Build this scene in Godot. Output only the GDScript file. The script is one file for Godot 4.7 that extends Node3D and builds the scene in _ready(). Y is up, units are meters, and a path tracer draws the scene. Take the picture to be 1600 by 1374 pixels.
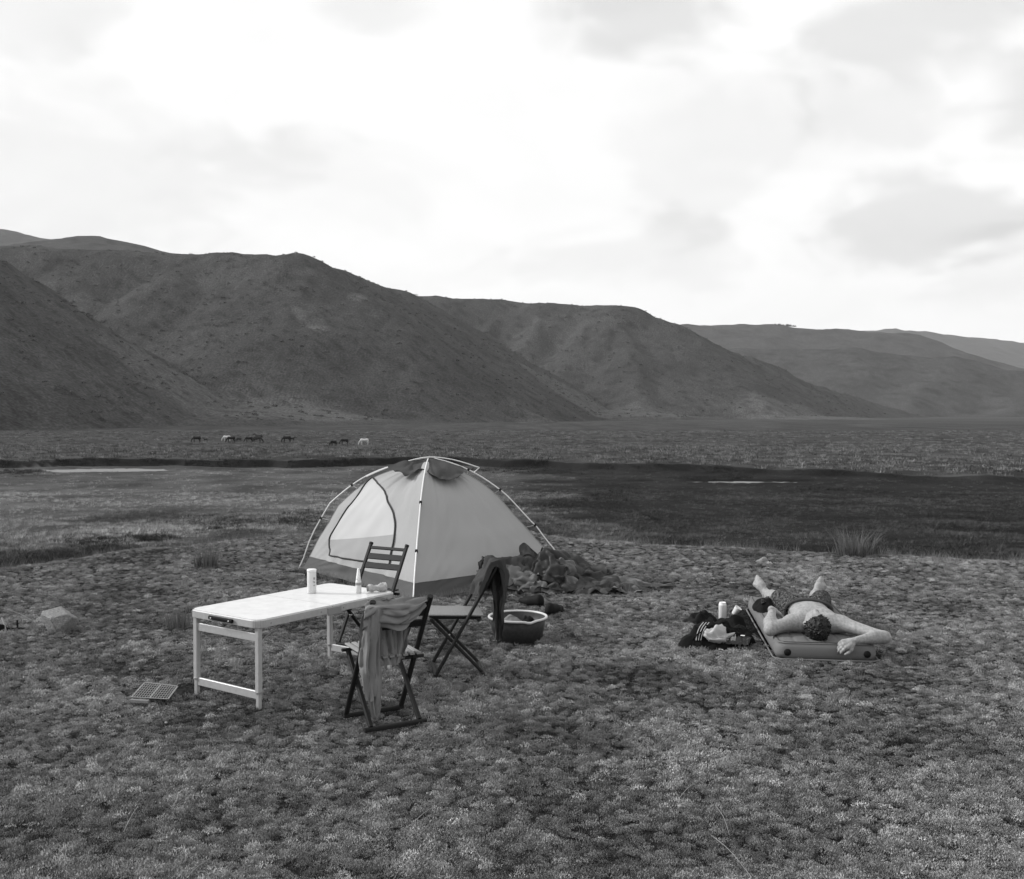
extends Node3D

const F := 1610.0        # focal length in pixels of the 1600 x 1374 photograph
const HC := 1.8          # camera height above the terrace
const HOR := 645.0       # row of the horizon
var rng := RandomNumberGenerator.new()
var n_fine := FastNoiseLite.new()
var n_mid := FastNoiseLite.new()
var n_big := FastNoiseLite.new()
var n_fold := FastNoiseLite.new()
var n_cloth := FastNoiseLite.new()
var used := {}
var M := {}
var PITCH := atan((687.0 - HOR) / F)

func _ready() -> void:
	# ---------- camera ----------
	var cam := Camera3D.new()
	cam.name = "camera"
	cam.fov = rad_to_deg(2.0 * atan(687.0 / F))
	cam.near = 0.05
	cam.far = 12000.0
	cam.position = Vector3(0, HC, 0)
	cam.rotation = Vector3(-PITCH, 0, 0)
	add_child(cam)
	# ---------- sky, sun, exposure ----------
	var env := Environment.new()
	env.background_mode = Environment.BG_SKY
	var sky := Sky.new()
	var pan := PanoramaSkyMaterial.new()
	pan.panorama = make_sky()
	sky.sky_material = pan
	env.sky = sky
	env.tonemap_mode = Environment.TONE_MAPPER_LINEAR
	env.tonemap_exposure = 2.55
	env.background_energy_multiplier = 1.0
	env.sdfgi_enabled = true
	env.ssao_enabled = true
	env.ssil_enabled = true
	env.fog_enabled = true
	env.fog_density = 0.00006
	env.fog_light_color = Color(0.92, 0.92, 0.92)
	var we := WorldEnvironment.new()
	we.name = "environment"
	we.environment = env
	add_child(we)
	var sun := DirectionalLight3D.new()
	sun.name = "sun"
	sun.light_energy = 0.5
	sun.light_angular_distance = 10.0
	sun.shadow_enabled = true
	add_child(sun)
	sun.look_at_from_position(Vector3.ZERO, -Vector3(-0.9, 0.5, -0.15), Vector3.UP)

	setup_noise()
	setup_materials()
	build_ground()
	build_hills()
	build_water()
	build_tent()
	build_table()
	build_chairs()
	build_rain_fly()
	build_basin()
	build_mattress_and_person()
	build_clothes_pile()
	build_small_things()
	build_horses()
	build_vegetation()

# ============================================================ helpers
func dirpx(px: float, py: float) -> Vector3:
	var d := Vector3((px - 800.0) / F, -(py - 687.0) / F, -1.0)
	return Basis(Vector3.RIGHT, -PITCH) * d

func P(px: float, py: float, h := 0.0) -> Vector3:        # where the ray meets the level h
	var d := dirpx(px, py)
	return Vector3(0, HC, 0) + d * ((h - HC) / d.y)

func PZ(px: float, py: float, depth: float) -> Vector3:   # where the ray reaches that distance ahead
	var d := dirpx(px, py)
	return Vector3(0, HC, 0) + d * (depth / -d.z)

func to_px(p: Vector3) -> Vector2:
	var c := Basis(Vector3.RIGHT, PITCH) * (p - Vector3(0, HC, 0))
	return Vector2(800.0 + F * c.x / -c.z, 687.0 - F * c.y / -c.z)

func setup_noise() -> void:
	rng.seed = 11
	for a in [[n_fine, 3, 1.3, 4], [n_mid, 5, 0.12, 3], [n_big, 9, 0.02, 4], [n_fold, 21, 1.0, 3], [n_cloth, 23, 1.0, 1]]:
		var n: FastNoiseLite = a[0]
		n.noise_type = FastNoiseLite.TYPE_SIMPLEX_SMOOTH
		n.seed = a[1]
		n.frequency = a[2]
		n.fractal_octaves = a[3]

func g(v: float) -> Color:
	return Color(v, v, v).linear_to_srgb()

func numbered(called: String) -> String:
	if not used.has(called):
		used[called] = 0
		return called
	used[called] += 1
	return "%s_%03d" % [called, used[called]]

func tag(o: Node, label: String, category: String, group := "", kind := "") -> Node:
	if label: o.set_meta("label", label)
	if category: o.set_meta("category", category)
	if group: o.set_meta("group", group)
	if kind: o.set_meta("kind", kind)
	return o

func thing(called: String, label: String, category: String, at := Vector3.ZERO, turn := 0.0, group := "") -> Node3D:
	var o := Node3D.new()
	o.name = numbered(called)
	add_child(o)
	o.position = at
	o.rotation.y = turn
	tag(o, label, category, group)
	return o

func put(mesh: Mesh, called: String, mat: Material, parent: Node = self) -> MeshInstance3D:
	var o := MeshInstance3D.new()
	o.name = numbered(called) if parent == self else called
	o.mesh = mesh
	o.material_override = mat
	parent.add_child(o, true)
	return o

func newst() -> SurfaceTool:
	var st := SurfaceTool.new()
	st.begin(Mesh.PRIMITIVE_TRIANGLES)
	return st

func done(st: SurfaceTool, normals := true) -> ArrayMesh:
	if normals: st.generate_normals()
	return st.commit()

func quad(st: SurfaceTool, a: Vector3, b: Vector3, c: Vector3, d: Vector3) -> void:
	for v in [a, b, c, a, c, d]:
		st.set_smooth_group(-1)
		st.add_vertex(v)

# a bar between two points, w across and h along "up", with small chamfers
func bar(a: Vector3, b: Vector3, w: float, h: float, up := Vector3.UP, ch := 0.003) -> ArrayMesh:
	var st := newst()
	bar_to(st, a, b, w, h, up, ch)
	return done(st)

func bar_to(st: SurfaceTool, a: Vector3, b: Vector3, w: float, h: float, up := Vector3.UP, ch := 0.003) -> void:
	var d := (b - a).normalized()
	if absf(d.dot(up)) > 0.98: up = Vector3.RIGHT if absf(d.x) < 0.9 else Vector3.BACK
	var s := d.cross(up).normalized()
	var u := s.cross(d).normalized()
	var hw := w * 0.5
	var hh := h * 0.5
	var ring := [Vector2(-hw + ch, -hh), Vector2(hw - ch, -hh), Vector2(hw, -hh + ch), Vector2(hw, hh - ch), Vector2(hw - ch, hh), Vector2(-hw + ch, hh), Vector2(-hw, hh - ch), Vector2(-hw, -hh + ch)]
	var n := ring.size()
	for i in n:
		var p: Vector2 = ring[i]
		var q: Vector2 = ring[(i + 1) % n]
		var p0: Vector3 = a + s * p.x + u * p.y
		var q0: Vector3 = a + s * q.x + u * q.y
		quad(st, p0, p0 + (b - a), q0 + (b - a), q0)
		for e in [[a, true], [b, false]]:
			var c: Vector3 = e[0]
			var pp: Vector3 = c + s * p.x + u * p.y
			var qq: Vector3 = c + s * q.x + u * q.y
			st.set_smooth_group(-1)
			if e[1]:
				for v in [c, pp, qq]: st.add_vertex(v)
			else:
				for v in [c, qq, pp]: st.add_vertex(v)

func tube(pts: Array, r: float, segs := 8, r_end := -1.0) -> ArrayMesh:
	var st := newst()
	tube_to(st, pts, r, segs, r_end)
	return done(st)

func tube_to(st: SurfaceTool, pts: Array, r: float, segs := 8, r_end := -1.0) -> void:
	if r_end < 0.0: r_end = r
	var rings := []
	var n := pts.size()
	var ref := Vector3.UP
	for i in n:
		var d: Vector3 = (pts[mini(i + 1, n - 1)] - pts[maxi(i - 1, 0)]).normalized()
		if absf(d.dot(ref)) > 0.95: ref = Vector3.RIGHT if absf(d.x) < 0.8 else Vector3.BACK
		var s := d.cross(ref).normalized()
		var u := s.cross(d).normalized()
		ref = u
		var rr := lerpf(r, r_end, float(i) / maxf(1.0, n - 1.0))
		var ring := []
		for k in segs:
			var a := TAU * k / segs
			ring.append(pts[i] + (s * cos(a) + u * sin(a)) * rr)
		rings.append(ring)
	for i in n - 1:
		for k in segs:
			var k2 := (k + 1) % segs
			st.set_smooth_group(1)
			for v in [rings[i][k], rings[i + 1][k], rings[i + 1][k2], rings[i][k], rings[i + 1][k2], rings[i][k2]]: st.add_vertex(v)
	for k in segs:
		var k2 := (k + 1) % segs
		st.set_smooth_group(-1)
		for v in [pts[0], rings[0][k], rings[0][k2], pts[n - 1], rings[n - 1][k2], rings[n - 1][k]]: st.add_vertex(v)

func lathe(prof: Array, segs := 32, closed := false) -> ArrayMesh:
	var st := newst()
	st.set_smooth_group(1)
	for i in prof.size() - 1:
		var p: Vector2 = prof[i]
		var q: Vector2 = prof[i + 1]
		for k in segs:
			var a0 := TAU * k / segs
			var a1 := TAU * (k + 1) / segs
			var A := Vector3(cos(a0) * p.x, p.y, sin(a0) * p.x)
			var B := Vector3(cos(a1) * p.x, p.y, sin(a1) * p.x)
			var C := Vector3(cos(a1) * q.x, q.y, sin(a1) * q.x)
			var D := Vector3(cos(a0) * q.x, q.y, sin(a0) * q.x)
			st.set_smooth_group(i + 1 if absf((q - p).angle()) > 0.0 and (p - q).length() < 0.0 else 1)
			if p.x > 1e-5:
				for v in [A, B, C]: st.add_vertex(v)
			if q.x > 1e-5:
				for v in [A, C, D]: st.add_vertex(v)
	return done(st)

func round_rect(x0: float, z0: float, x1: float, z1: float, radii: Array, seg := 6) -> PackedVector2Array:
	var out := PackedVector2Array()
	var corners := [[Vector2(x1, z0), -PI / 2], [Vector2(x1, z1), 0.0], [Vector2(x0, z1), PI / 2], [Vector2(x0, z0), PI]]
	for i in 4:
		var r: float = radii[i]
		var c: Vector2 = corners[i][0]
		var cc := Vector2(c.x - r * signf(c.x - (x0 + x1) * 0.5), c.y - r * signf(c.y - (z0 + z1) * 0.5))
		if r < 1e-4:
			out.append(c)
			continue
		for k in seg + 1:
			var a: float = corners[i][1] + PI / 2 * k / seg
			out.append(cc + Vector2(cos(a), sin(a)) * r)
	return out

func prism(poly: PackedVector2Array, y0: float, y1: float, bev := 0.0) -> ArrayMesh:
	var st := newst()
	var n := poly.size()
	var inner := poly
	if bev > 0.0:
		inner = Geometry2D.offset_polygon(poly, -bev, Geometry2D.JOIN_MITER)[0]
		if inner.size() != n: inner = poly
	var lev := [[y0, poly], [y1 - bev, poly], [y1, inner]]
	for l in 2:
		var pa: PackedVector2Array = lev[l][1]
		var pb: PackedVector2Array = lev[l + 1][1]
		for i in n:
			var j := (i + 1) % n
			quad(st, Vector3(pa[i].x, lev[l][0], pa[i].y), Vector3(pb[i].x, lev[l + 1][0], pb[i].y), Vector3(pb[j].x, lev[l + 1][0], pb[j].y), Vector3(pa[j].x, lev[l][0], pa[j].y))
	for f in [[inner, y1, 1], [poly, y0, 0]]:
		var pl: PackedVector2Array = f[0]
		var idx := Geometry2D.triangulate_polygon(pl)
		for t in range(0, idx.size(), 3):
			st.set_smooth_group(-1)
			var tri := [idx[t], idx[t + 1], idx[t + 2]]
			var va: Vector2 = pl[tri[1]] - pl[tri[0]]
			var vb: Vector2 = pl[tri[2]] - pl[tri[0]]
			var cw := va.x * vb.y - va.y * vb.x > 0.0   # clockwise seen from above
			if cw != (f[2] == 1): tri.reverse()
			for q in tri: st.add_vertex(Vector3(pl[q].x, f[1], pl[q].y))
	return done(st)

func cr(a: Vector3, b: Vector3, c: Vector3, d: Vector3, t: float) -> Vector3:
	return b.cubic_interpolate(c, a, d, t)

func along(pts: Array, t: float) -> Vector3:              # smooth curve through points, t 0..1
	var n := pts.size()
	var f := clampf(t, 0.0, 1.0) * (n - 1)
	var i := mini(int(f), n - 2)
	return cr(pts[maxi(i - 1, 0)], pts[i], pts[i + 1], pts[mini(i + 2, n - 1)], f - i)

func curve(pts: Array, n: int) -> Array:
	var out := []
	for i in n: out.append(along(pts, float(i) / (n - 1)))
	return out

# a sheet of cloth through a grid of control points, with folds
func cloth(ctrl: Array, nu: int, nv: int, amp := 0.008, freq := Vector2(6, 1.5), seed_at := 0.0, ragged := 0.0, crush := 0.0) -> ArrayMesh:
	var rows := []
	for i in nv:
		var col := []
		for r in ctrl[0].size(): 
			var c := []
			for k in ctrl.size(): c.append(ctrl[k][r])
			col.append(along(c, float(i) / (nv - 1)))
		rows.append(curve(col, nu))
	var p := []
	for i in nv:
		var line := []
		for j in nu:
			var du: Vector3 = rows[i][mini(j + 1, nu - 1)] - rows[i][maxi(j - 1, 0)]
			var dv: Vector3 = rows[mini(i + 1, nv - 1)][j] - rows[maxi(i - 1, 0)][j]
			var nn := du.cross(dv).normalized()
			var u := float(j) / (nu - 1)
			var v := float(i) / (nv - 1)
			var w := n_cloth.get_noise_3d(u * freq.x + 3.1 * seed_at, v * freq.y + seed_at, seed_at * 7.7)
			w = (1.0 - sqrt(absf(w)) * 2.0) * 0.9 + n_cloth.get_noise_3d(u * freq.x * 2.1, v * freq.y * 1.7, seed_at + 40.0) * 0.8
			line.append(rows[i][j] + nn * (amp * w + (crush * crumple(u, v * 0.8, seed_at, 4.5) if crush > 0.0 else 0.0)) + Vector3(0, n_fold.get_noise_2d(u * 5.0 + seed_at, 9.0) * ragged * v, 0))
		p.append(line)
	return grid_mesh(p)

func grid_mesh(p: Array, wrap := false) -> ArrayMesh:
	var nv := p.size()
	var nu: int = p[0].size()
	var verts := PackedVector3Array()
	var uvs := PackedVector2Array()
	var idx := PackedInt32Array()
	for i in nv:
		for j in nu:
			verts.append(p[i][j])
			uvs.append(Vector2(float(j) / (nu - 1), float(i) / (nv - 1)))
	for i in nv - 1:
		for j in (nu if wrap else nu - 1):
			var a := i * nu + j
			var b := i * nu + (j + 1) % nu
			idx.append_array([a, a + nu, b, b, a + nu, b + nu])
	return indexed(verts, idx, uvs)

func indexed(verts: PackedVector3Array, idx: PackedInt32Array, uvs := PackedVector2Array(), cols := PackedColorArray(), nrm := PackedVector3Array()) -> ArrayMesh:
	if nrm.is_empty():
		nrm.resize(verts.size())
		for t in range(0, idx.size(), 3):
			var a := idx[t]
			var b := idx[t + 1]
			var c := idx[t + 2]
			var n := (verts[c] - verts[a]).cross(verts[b] - verts[a])
			nrm[a] += n
			nrm[b] += n
			nrm[c] += n
		for i in nrm.size(): nrm[i] = nrm[i].normalized()
	var arr := []
	arr.resize(Mesh.ARRAY_MAX)
	arr[Mesh.ARRAY_VERTEX] = verts
	arr[Mesh.ARRAY_NORMAL] = nrm
	if uvs.size(): arr[Mesh.ARRAY_TEX_UV] = uvs
	if cols.size(): arr[Mesh.ARRAY_COLOR] = cols
	arr[Mesh.ARRAY_INDEX] = idx
	var m := ArrayMesh.new()
	m.add_surface_from_arrays(Mesh.PRIMITIVE_TRIANGLES, arr)
	return m

# creases of crushed cloth: flat facets between sharp folds running every way
func crumple(x: float, z: float, s: float, fr: float) -> float:
	var v := 0.0
	for i in 6:
		var a := s * 2.7 + i * 2.399
		var q := (x * cos(a) + z * sin(a)) * fr * (0.35 + 0.22 * i) + s * 1.7 * i
		v += (absf(q - floorf(q) - 0.5) * 4.0 - 1.0) / (1.0 + 0.5 * i)
	return v * 0.42

# a rounded heap of crumpled cloth, rx by rz, h high
func heap(rx: float, rz: float, h: float, s: float, fr := 7.0, nr := 26, na := 72) -> ArrayMesh:
	var p := []
	for i in nr:
		var r := pow(float(i) / (nr - 1), 0.8)
		var line := []
		for k in na:
			var a := TAU * k / na
			var out := 1.0 + 0.22 * n_fold.get_noise_2d(cos(a) * 1.1 + s * 5.0, sin(a) * 1.1 + s)
			var x := cos(a) * r * rx * out
			var z := sin(a) * r * rz * out
			var w := crumple(x, z, s, fr)
			var w2 := n_fold.get_noise_3d(x * fr * 0.4, s + 30.0, z * fr * 0.4)
			var y := h * pow(maxf(0.0, 1.0 - r * r), 0.55) * clampf(0.80 + 0.42 * w + 0.55 * w2, 0.05, 1.4)
			y += 0.03 * w * (1.0 - r * 0.6) * minf(1.0, r * 4.0 + 0.3)
			x += 0.05 * n_fold.get_noise_3d(x * 4.0 + 9.0, y * 9.0, z * 4.0 + s) * (1.0 - r)
			z += 0.06 * n_fold.get_noise_3d(x * 4.0 + 60.0, y * 9.0, z * 4.0 + s) * (1.0 - r)
			line.append(Vector3(x, y - 0.012 * r, z))
		p.append(line)
	return grid_mesh(p, true)

# smooth union of tapered capsules (and ellipsoids), meshed as surface nets
# each bone: [a, b, ra, rb] ; scale: optional per bone Vector3 as 5th for an ellipsoid at a
func flesh(bones: Array, k: float, cell: float, cut = null) -> ArrayMesh:
	var lo := Vector3(1e9, 1e9, 1e9)
	var hi := -lo
	for b in bones:
		var r: float = maxf(b[2], b[3]) + k * 2.0 + cell * 2.0
		if b.size() > 4: r = maxf(b[4].x, maxf(b[4].y, b[4].z)) + k * 2.0 + cell * 2.0
		for q in [b[0], b[1]]:
			lo = lo.min(q - Vector3.ONE * r)
			hi = hi.max(q + Vector3.ONE * r)
	var nx := int((hi.x - lo.x) / cell) + 2
	var ny := int((hi.y - lo.y) / cell) + 2
	var nz := int((hi.z - lo.z) / cell) + 2
	var f := PackedFloat32Array()
	f.resize(nx * ny * nz)
	var ik := 1.0 / k
	for b in bones:
		var a: Vector3 = b[0]
		var c: Vector3 = b[1]
		var ra: float = b[2]
		var rb: float = b[3]
		var ell: bool = b.size() > 4
		var e: Vector3 = b[4] if ell else Vector3.ONE
		var r: float = (maxf(ra, rb) if not ell else maxf(e.x, maxf(e.y, e.z))) + k * 4.0 + cell
		var mn := (a.min(c) - Vector3.ONE * r - lo) / cell
		var mx := (a.max(c) + Vector3.ONE * r - lo) / cell
		var ac := c - a
		var il := 1.0 / maxf(ac.length_squared(), 1e-9)
		var em := minf(e.x, minf(e.y, e.z))
		for z in range(maxi(0, int(mn.z)), mini(nz, int(mx.z) + 1)):
			for y in range(maxi(0, int(mn.y)), mini(ny, int(mx.y) + 1)):
				var base := (z * ny + y) * nx
				for x in range(maxi(0, int(mn.x)), mini(nx, int(mx.x) + 1)):
					var p := lo + Vector3(x, y, z) * cell
					var d: float
					if ell:
						var q := (p - a) / e
						var ql := q.length()
						d = (ql - 1.0) * em if ql < 0.3 else ql * (ql - 1.0) / maxf((q / e).length(), 1e-6)
					else:
						var t := clampf((p - a).dot(ac) * il, 0.0, 1.0)
						d = p.distance_to(a + ac * t) - lerpf(ra, rb, t)
					if d < k * 6.0: f[base + x] += exp(clampf(-d * ik, -30.0, 30.0))
	var n := f.size()
	for i in n:
		f[i] = -k * log(f[i]) if f[i] > 1e-12 else 1.0
	if cut != null:
		for z in nz:
			for y in ny:
				for x in nx:
					var i := (z * ny + y) * nx + x
					if f[i] < 0.5: f[i] = maxf(f[i], cut.call(lo + Vector3(x, y, z) * cell))
	var verts := PackedVector3Array()
	var nrm := PackedVector3Array()
	var at := PackedInt32Array()
	at.resize(n)
	at.fill(-1)
	var offs := [0, 1, nx, nx + 1, nx * ny, nx * ny + 1, nx * ny + nx, nx * ny + nx + 1]
	var cor := [Vector3(0, 0, 0), Vector3(1, 0, 0), Vector3(0, 1, 0), Vector3(1, 1, 0), Vector3(0, 0, 1), Vector3(1, 0, 1), Vector3(0, 1, 1), Vector3(1, 1, 1)]
	var edges := [[0, 1], [2, 3], [4, 5], [6, 7], [0, 2], [1, 3], [4, 6], [5, 7], [0, 4], [1, 5], [2, 6], [3, 7]]
	for z in nz - 1:
		for y in ny - 1:
			for x in nx - 1:
				var i := (z * ny + y) * nx + x
				var v0 := f[i]
				if absf(v0) > cell * 3.0: continue
				var inside := 0
				for o in offs:
					if f[i + o] < 0.0: inside += 1
				if inside == 0 or inside == 8: continue
				var s := Vector3.ZERO
				var cnt := 0
				for ed in edges:
					var fa := f[i + offs[ed[0]]]
					var fb := f[i + offs[ed[1]]]
					if (fa < 0.0) != (fb < 0.0):
						s += cor[ed[0]].lerp(cor[ed[1]], fa / (fa - fb))
						cnt += 1
				at[i] = verts.size()
				verts.append(lo + (Vector3(x, y, z) + s / cnt) * cell)
				nrm.append(Vector3(f[i + 1] - v0 + f[i + offs[7]] - f[i + offs[6]], f[i + nx] - v0 + f[i + offs[7]] - f[i + offs[5]], f[i + nx * ny] - v0 + f[i + offs[7]] - f[i + offs[3]]).normalized())
	var idx := PackedInt32Array()
	var st := [1, nx, nx * ny]
	for z in range(1, nz - 1):
		for y in range(1, ny - 1):
			for x in range(1, nx - 1):
				var i := (z * ny + y) * nx + x
				if at[i] < 0: continue
				for ax in 3:
					var j: int = i + st[ax]
					var s0 := f[i] < 0.0
					if s0 == (f[j] < 0.0): continue
					var u: int = st[(ax + 1) % 3]
					var w: int = st[(ax + 2) % 3]
					var q0 := at[i]
					var q1 := at[i - u]
					var q2 := at[i - u - w]
					var q3 := at[i - w]
					if q1 < 0 or q2 < 0 or q3 < 0: continue
					if s0: idx.append_array([q0, q2, q1, q0, q3, q2])
					else: idx.append_array([q0, q1, q2, q0, q2, q3])
	return indexed(verts, idx, PackedVector2Array(), PackedColorArray(), nrm)

func join(list: Array) -> ArrayMesh:
	var st := SurfaceTool.new()
	for m in list:
		if m is Array: st.append_from(m[0], 0, m[1])
		else: st.append_from(m, 0, Transform3D())
	return st.commit()

# ============================================================ sky
func make_sky() -> ImageTexture:
	var w := 2048
	var h := 1024
	var na := FastNoiseLite.new()
	na.seed = 4
	na.frequency = 1.0
	na.fractal_octaves = 5
	na.fractal_gain = 0.5
	var data := PackedFloat32Array()
	data.resize(w * h * 3)
	data.fill(0.12)
	# darker cloud masses: pixel of the photograph, half sizes, depth
	var masses := [[1080, 40, 190, 60, 0.30], [1420, 60, 170, 70, 0.26], [1440, 330, 130, 75, 0.25], [1380, 190, 110, 45, 0.15], [1590, 160, 60, 60, 0.24], [640, 15, 110, 40, 0.17], [1090, 270, 120, 110, 0.10], [1000, 400, 230, 50, 0.11], [180, 260, 260, 110, 0.10], [60, 30, 110, 50, 0.10], [1590, 420, 110, 60, 0.10], [430, 310, 200, 60, 0.05]]
	var m3 := []
	for m in masses:
		var d := dirpx(m[0], m[1]).normalized()
		m3.append([atan2(d.x, -d.z), asin(d.y), m[2] / F, m[3] / F, m[4]])
	for y in h / 2 + 6:
		var el := (0.5 - (y + 0.5) / h) * PI
		for x in w:
			var az := wrapf((x + 0.5) / w * TAU, -PI, PI)
			var ce := cos(el)
			var d := Vector3(sin(az) * ce, sin(el), -cos(az) * ce)
			# clouds lie in a layer overhead: look them up where the ray meets it
			var hgt := maxf(d.y, 0.0) + 0.22
			var q := Vector3(d.x / hgt, 0.0, d.z / hgt)
			var wx := na.get_noise_2d(q.x * 0.9 + 7.0, q.z * 0.9)
			var wz := na.get_noise_2d(q.x * 0.9 - 30.0, q.z * 0.9 + 12.0)
			var n1 := na.get_noise_2d(q.x * 0.6 + wx * 0.35, q.z * 0.6 + wz * 0.35)
			var n2 := na.get_noise_2d(q.x * 2.2 + wx * 0.7 + 50.0, q.z * 2.2 + wz * 0.7)
			var n3 := na.get_noise_2d(q.x * 7.0 + wx * 2.0, q.z * 7.0 + wz * 2.0 + 80.0)
			var v := 0.97 - 0.20 * smoothstep(-0.05, 0.5, n1 + 0.3 * n2) + 0.05 * n2
			if absf(az) < 0.75 and el < 0.75:
				var calm := smoothstep(0.75, 0.5, absf(az)) * smoothstep(0.75, 0.5, el)
				v = lerpf(v, 0.99 + 0.05 * n2 + 0.02 * n1, calm)
				for m in m3:
					var dx: float = (az - m[0] + wx * 0.05 + n2 * 0.03) / m[2]
					var dy: float = (el - m[1] + wz * 0.03 + n2 * 0.015) / m[3]
					var rr := sqrt(dx * dx + dy * dy)
					if rr < 2.0:
						var edge := smoothstep(1.25, 0.55, rr + n1 * 0.4 + n2 * 0.5 + n3 * 0.35)
						v -= m[4] * edge * 0.82
			v = clampf(v, 0.45, 1.08) * 0.415
			var i := (y * w + x) * 3
			data[i] = v
			data[i + 1] = v
			data[i + 2] = v
	var im := Image.create_from_data(w, h, false, Image.FORMAT_RGBF, data.to_byte_array())
	return ImageTexture.create_from_image(im)

# ============================================================ materials
func noise_tex(fr: float, oct: int, lo: float, hi: float, sd: int, power := 1.0, size := 512, kind := FastNoiseLite.TYPE_SIMPLEX_SMOOTH) -> ImageTexture:
	var n := FastNoiseLite.new()
	n.noise_type = kind
	n.seed = sd
	n.frequency = fr
	n.fractal_octaves = oct
	n.fractal_gain = 0.6
	var im := n.get_seamless_image(size, size)
	var b := im.get_data()
	var lut := PackedByteArray()
	lut.resize(256)
	for i in 256: lut[i] = int(clampf(lerpf(lo, hi, pow(i / 255.0, power)), 0.0, 1.0) * 255.0)
	for i in b.size(): b[i] = lut[b[i]]
	return ImageTexture.create_from_image(Image.create_from_data(size, size, false, Image.FORMAT_L8, b))

func mat(v: float, rough := 0.85, spec := 0.3) -> StandardMaterial3D:
	var m := StandardMaterial3D.new()
	m.albedo_color = g(v)
	m.roughness = rough
	m.metallic_specular = spec
	return m

func tri(m: StandardMaterial3D, tex: Texture2D, scale: float, world := false) -> StandardMaterial3D:
	m.albedo_texture = tex
	m.uv1_triplanar = true
	m.uv1_world_triplanar = world
	m.uv1_scale = Vector3.ONE * scale
	return m

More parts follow.
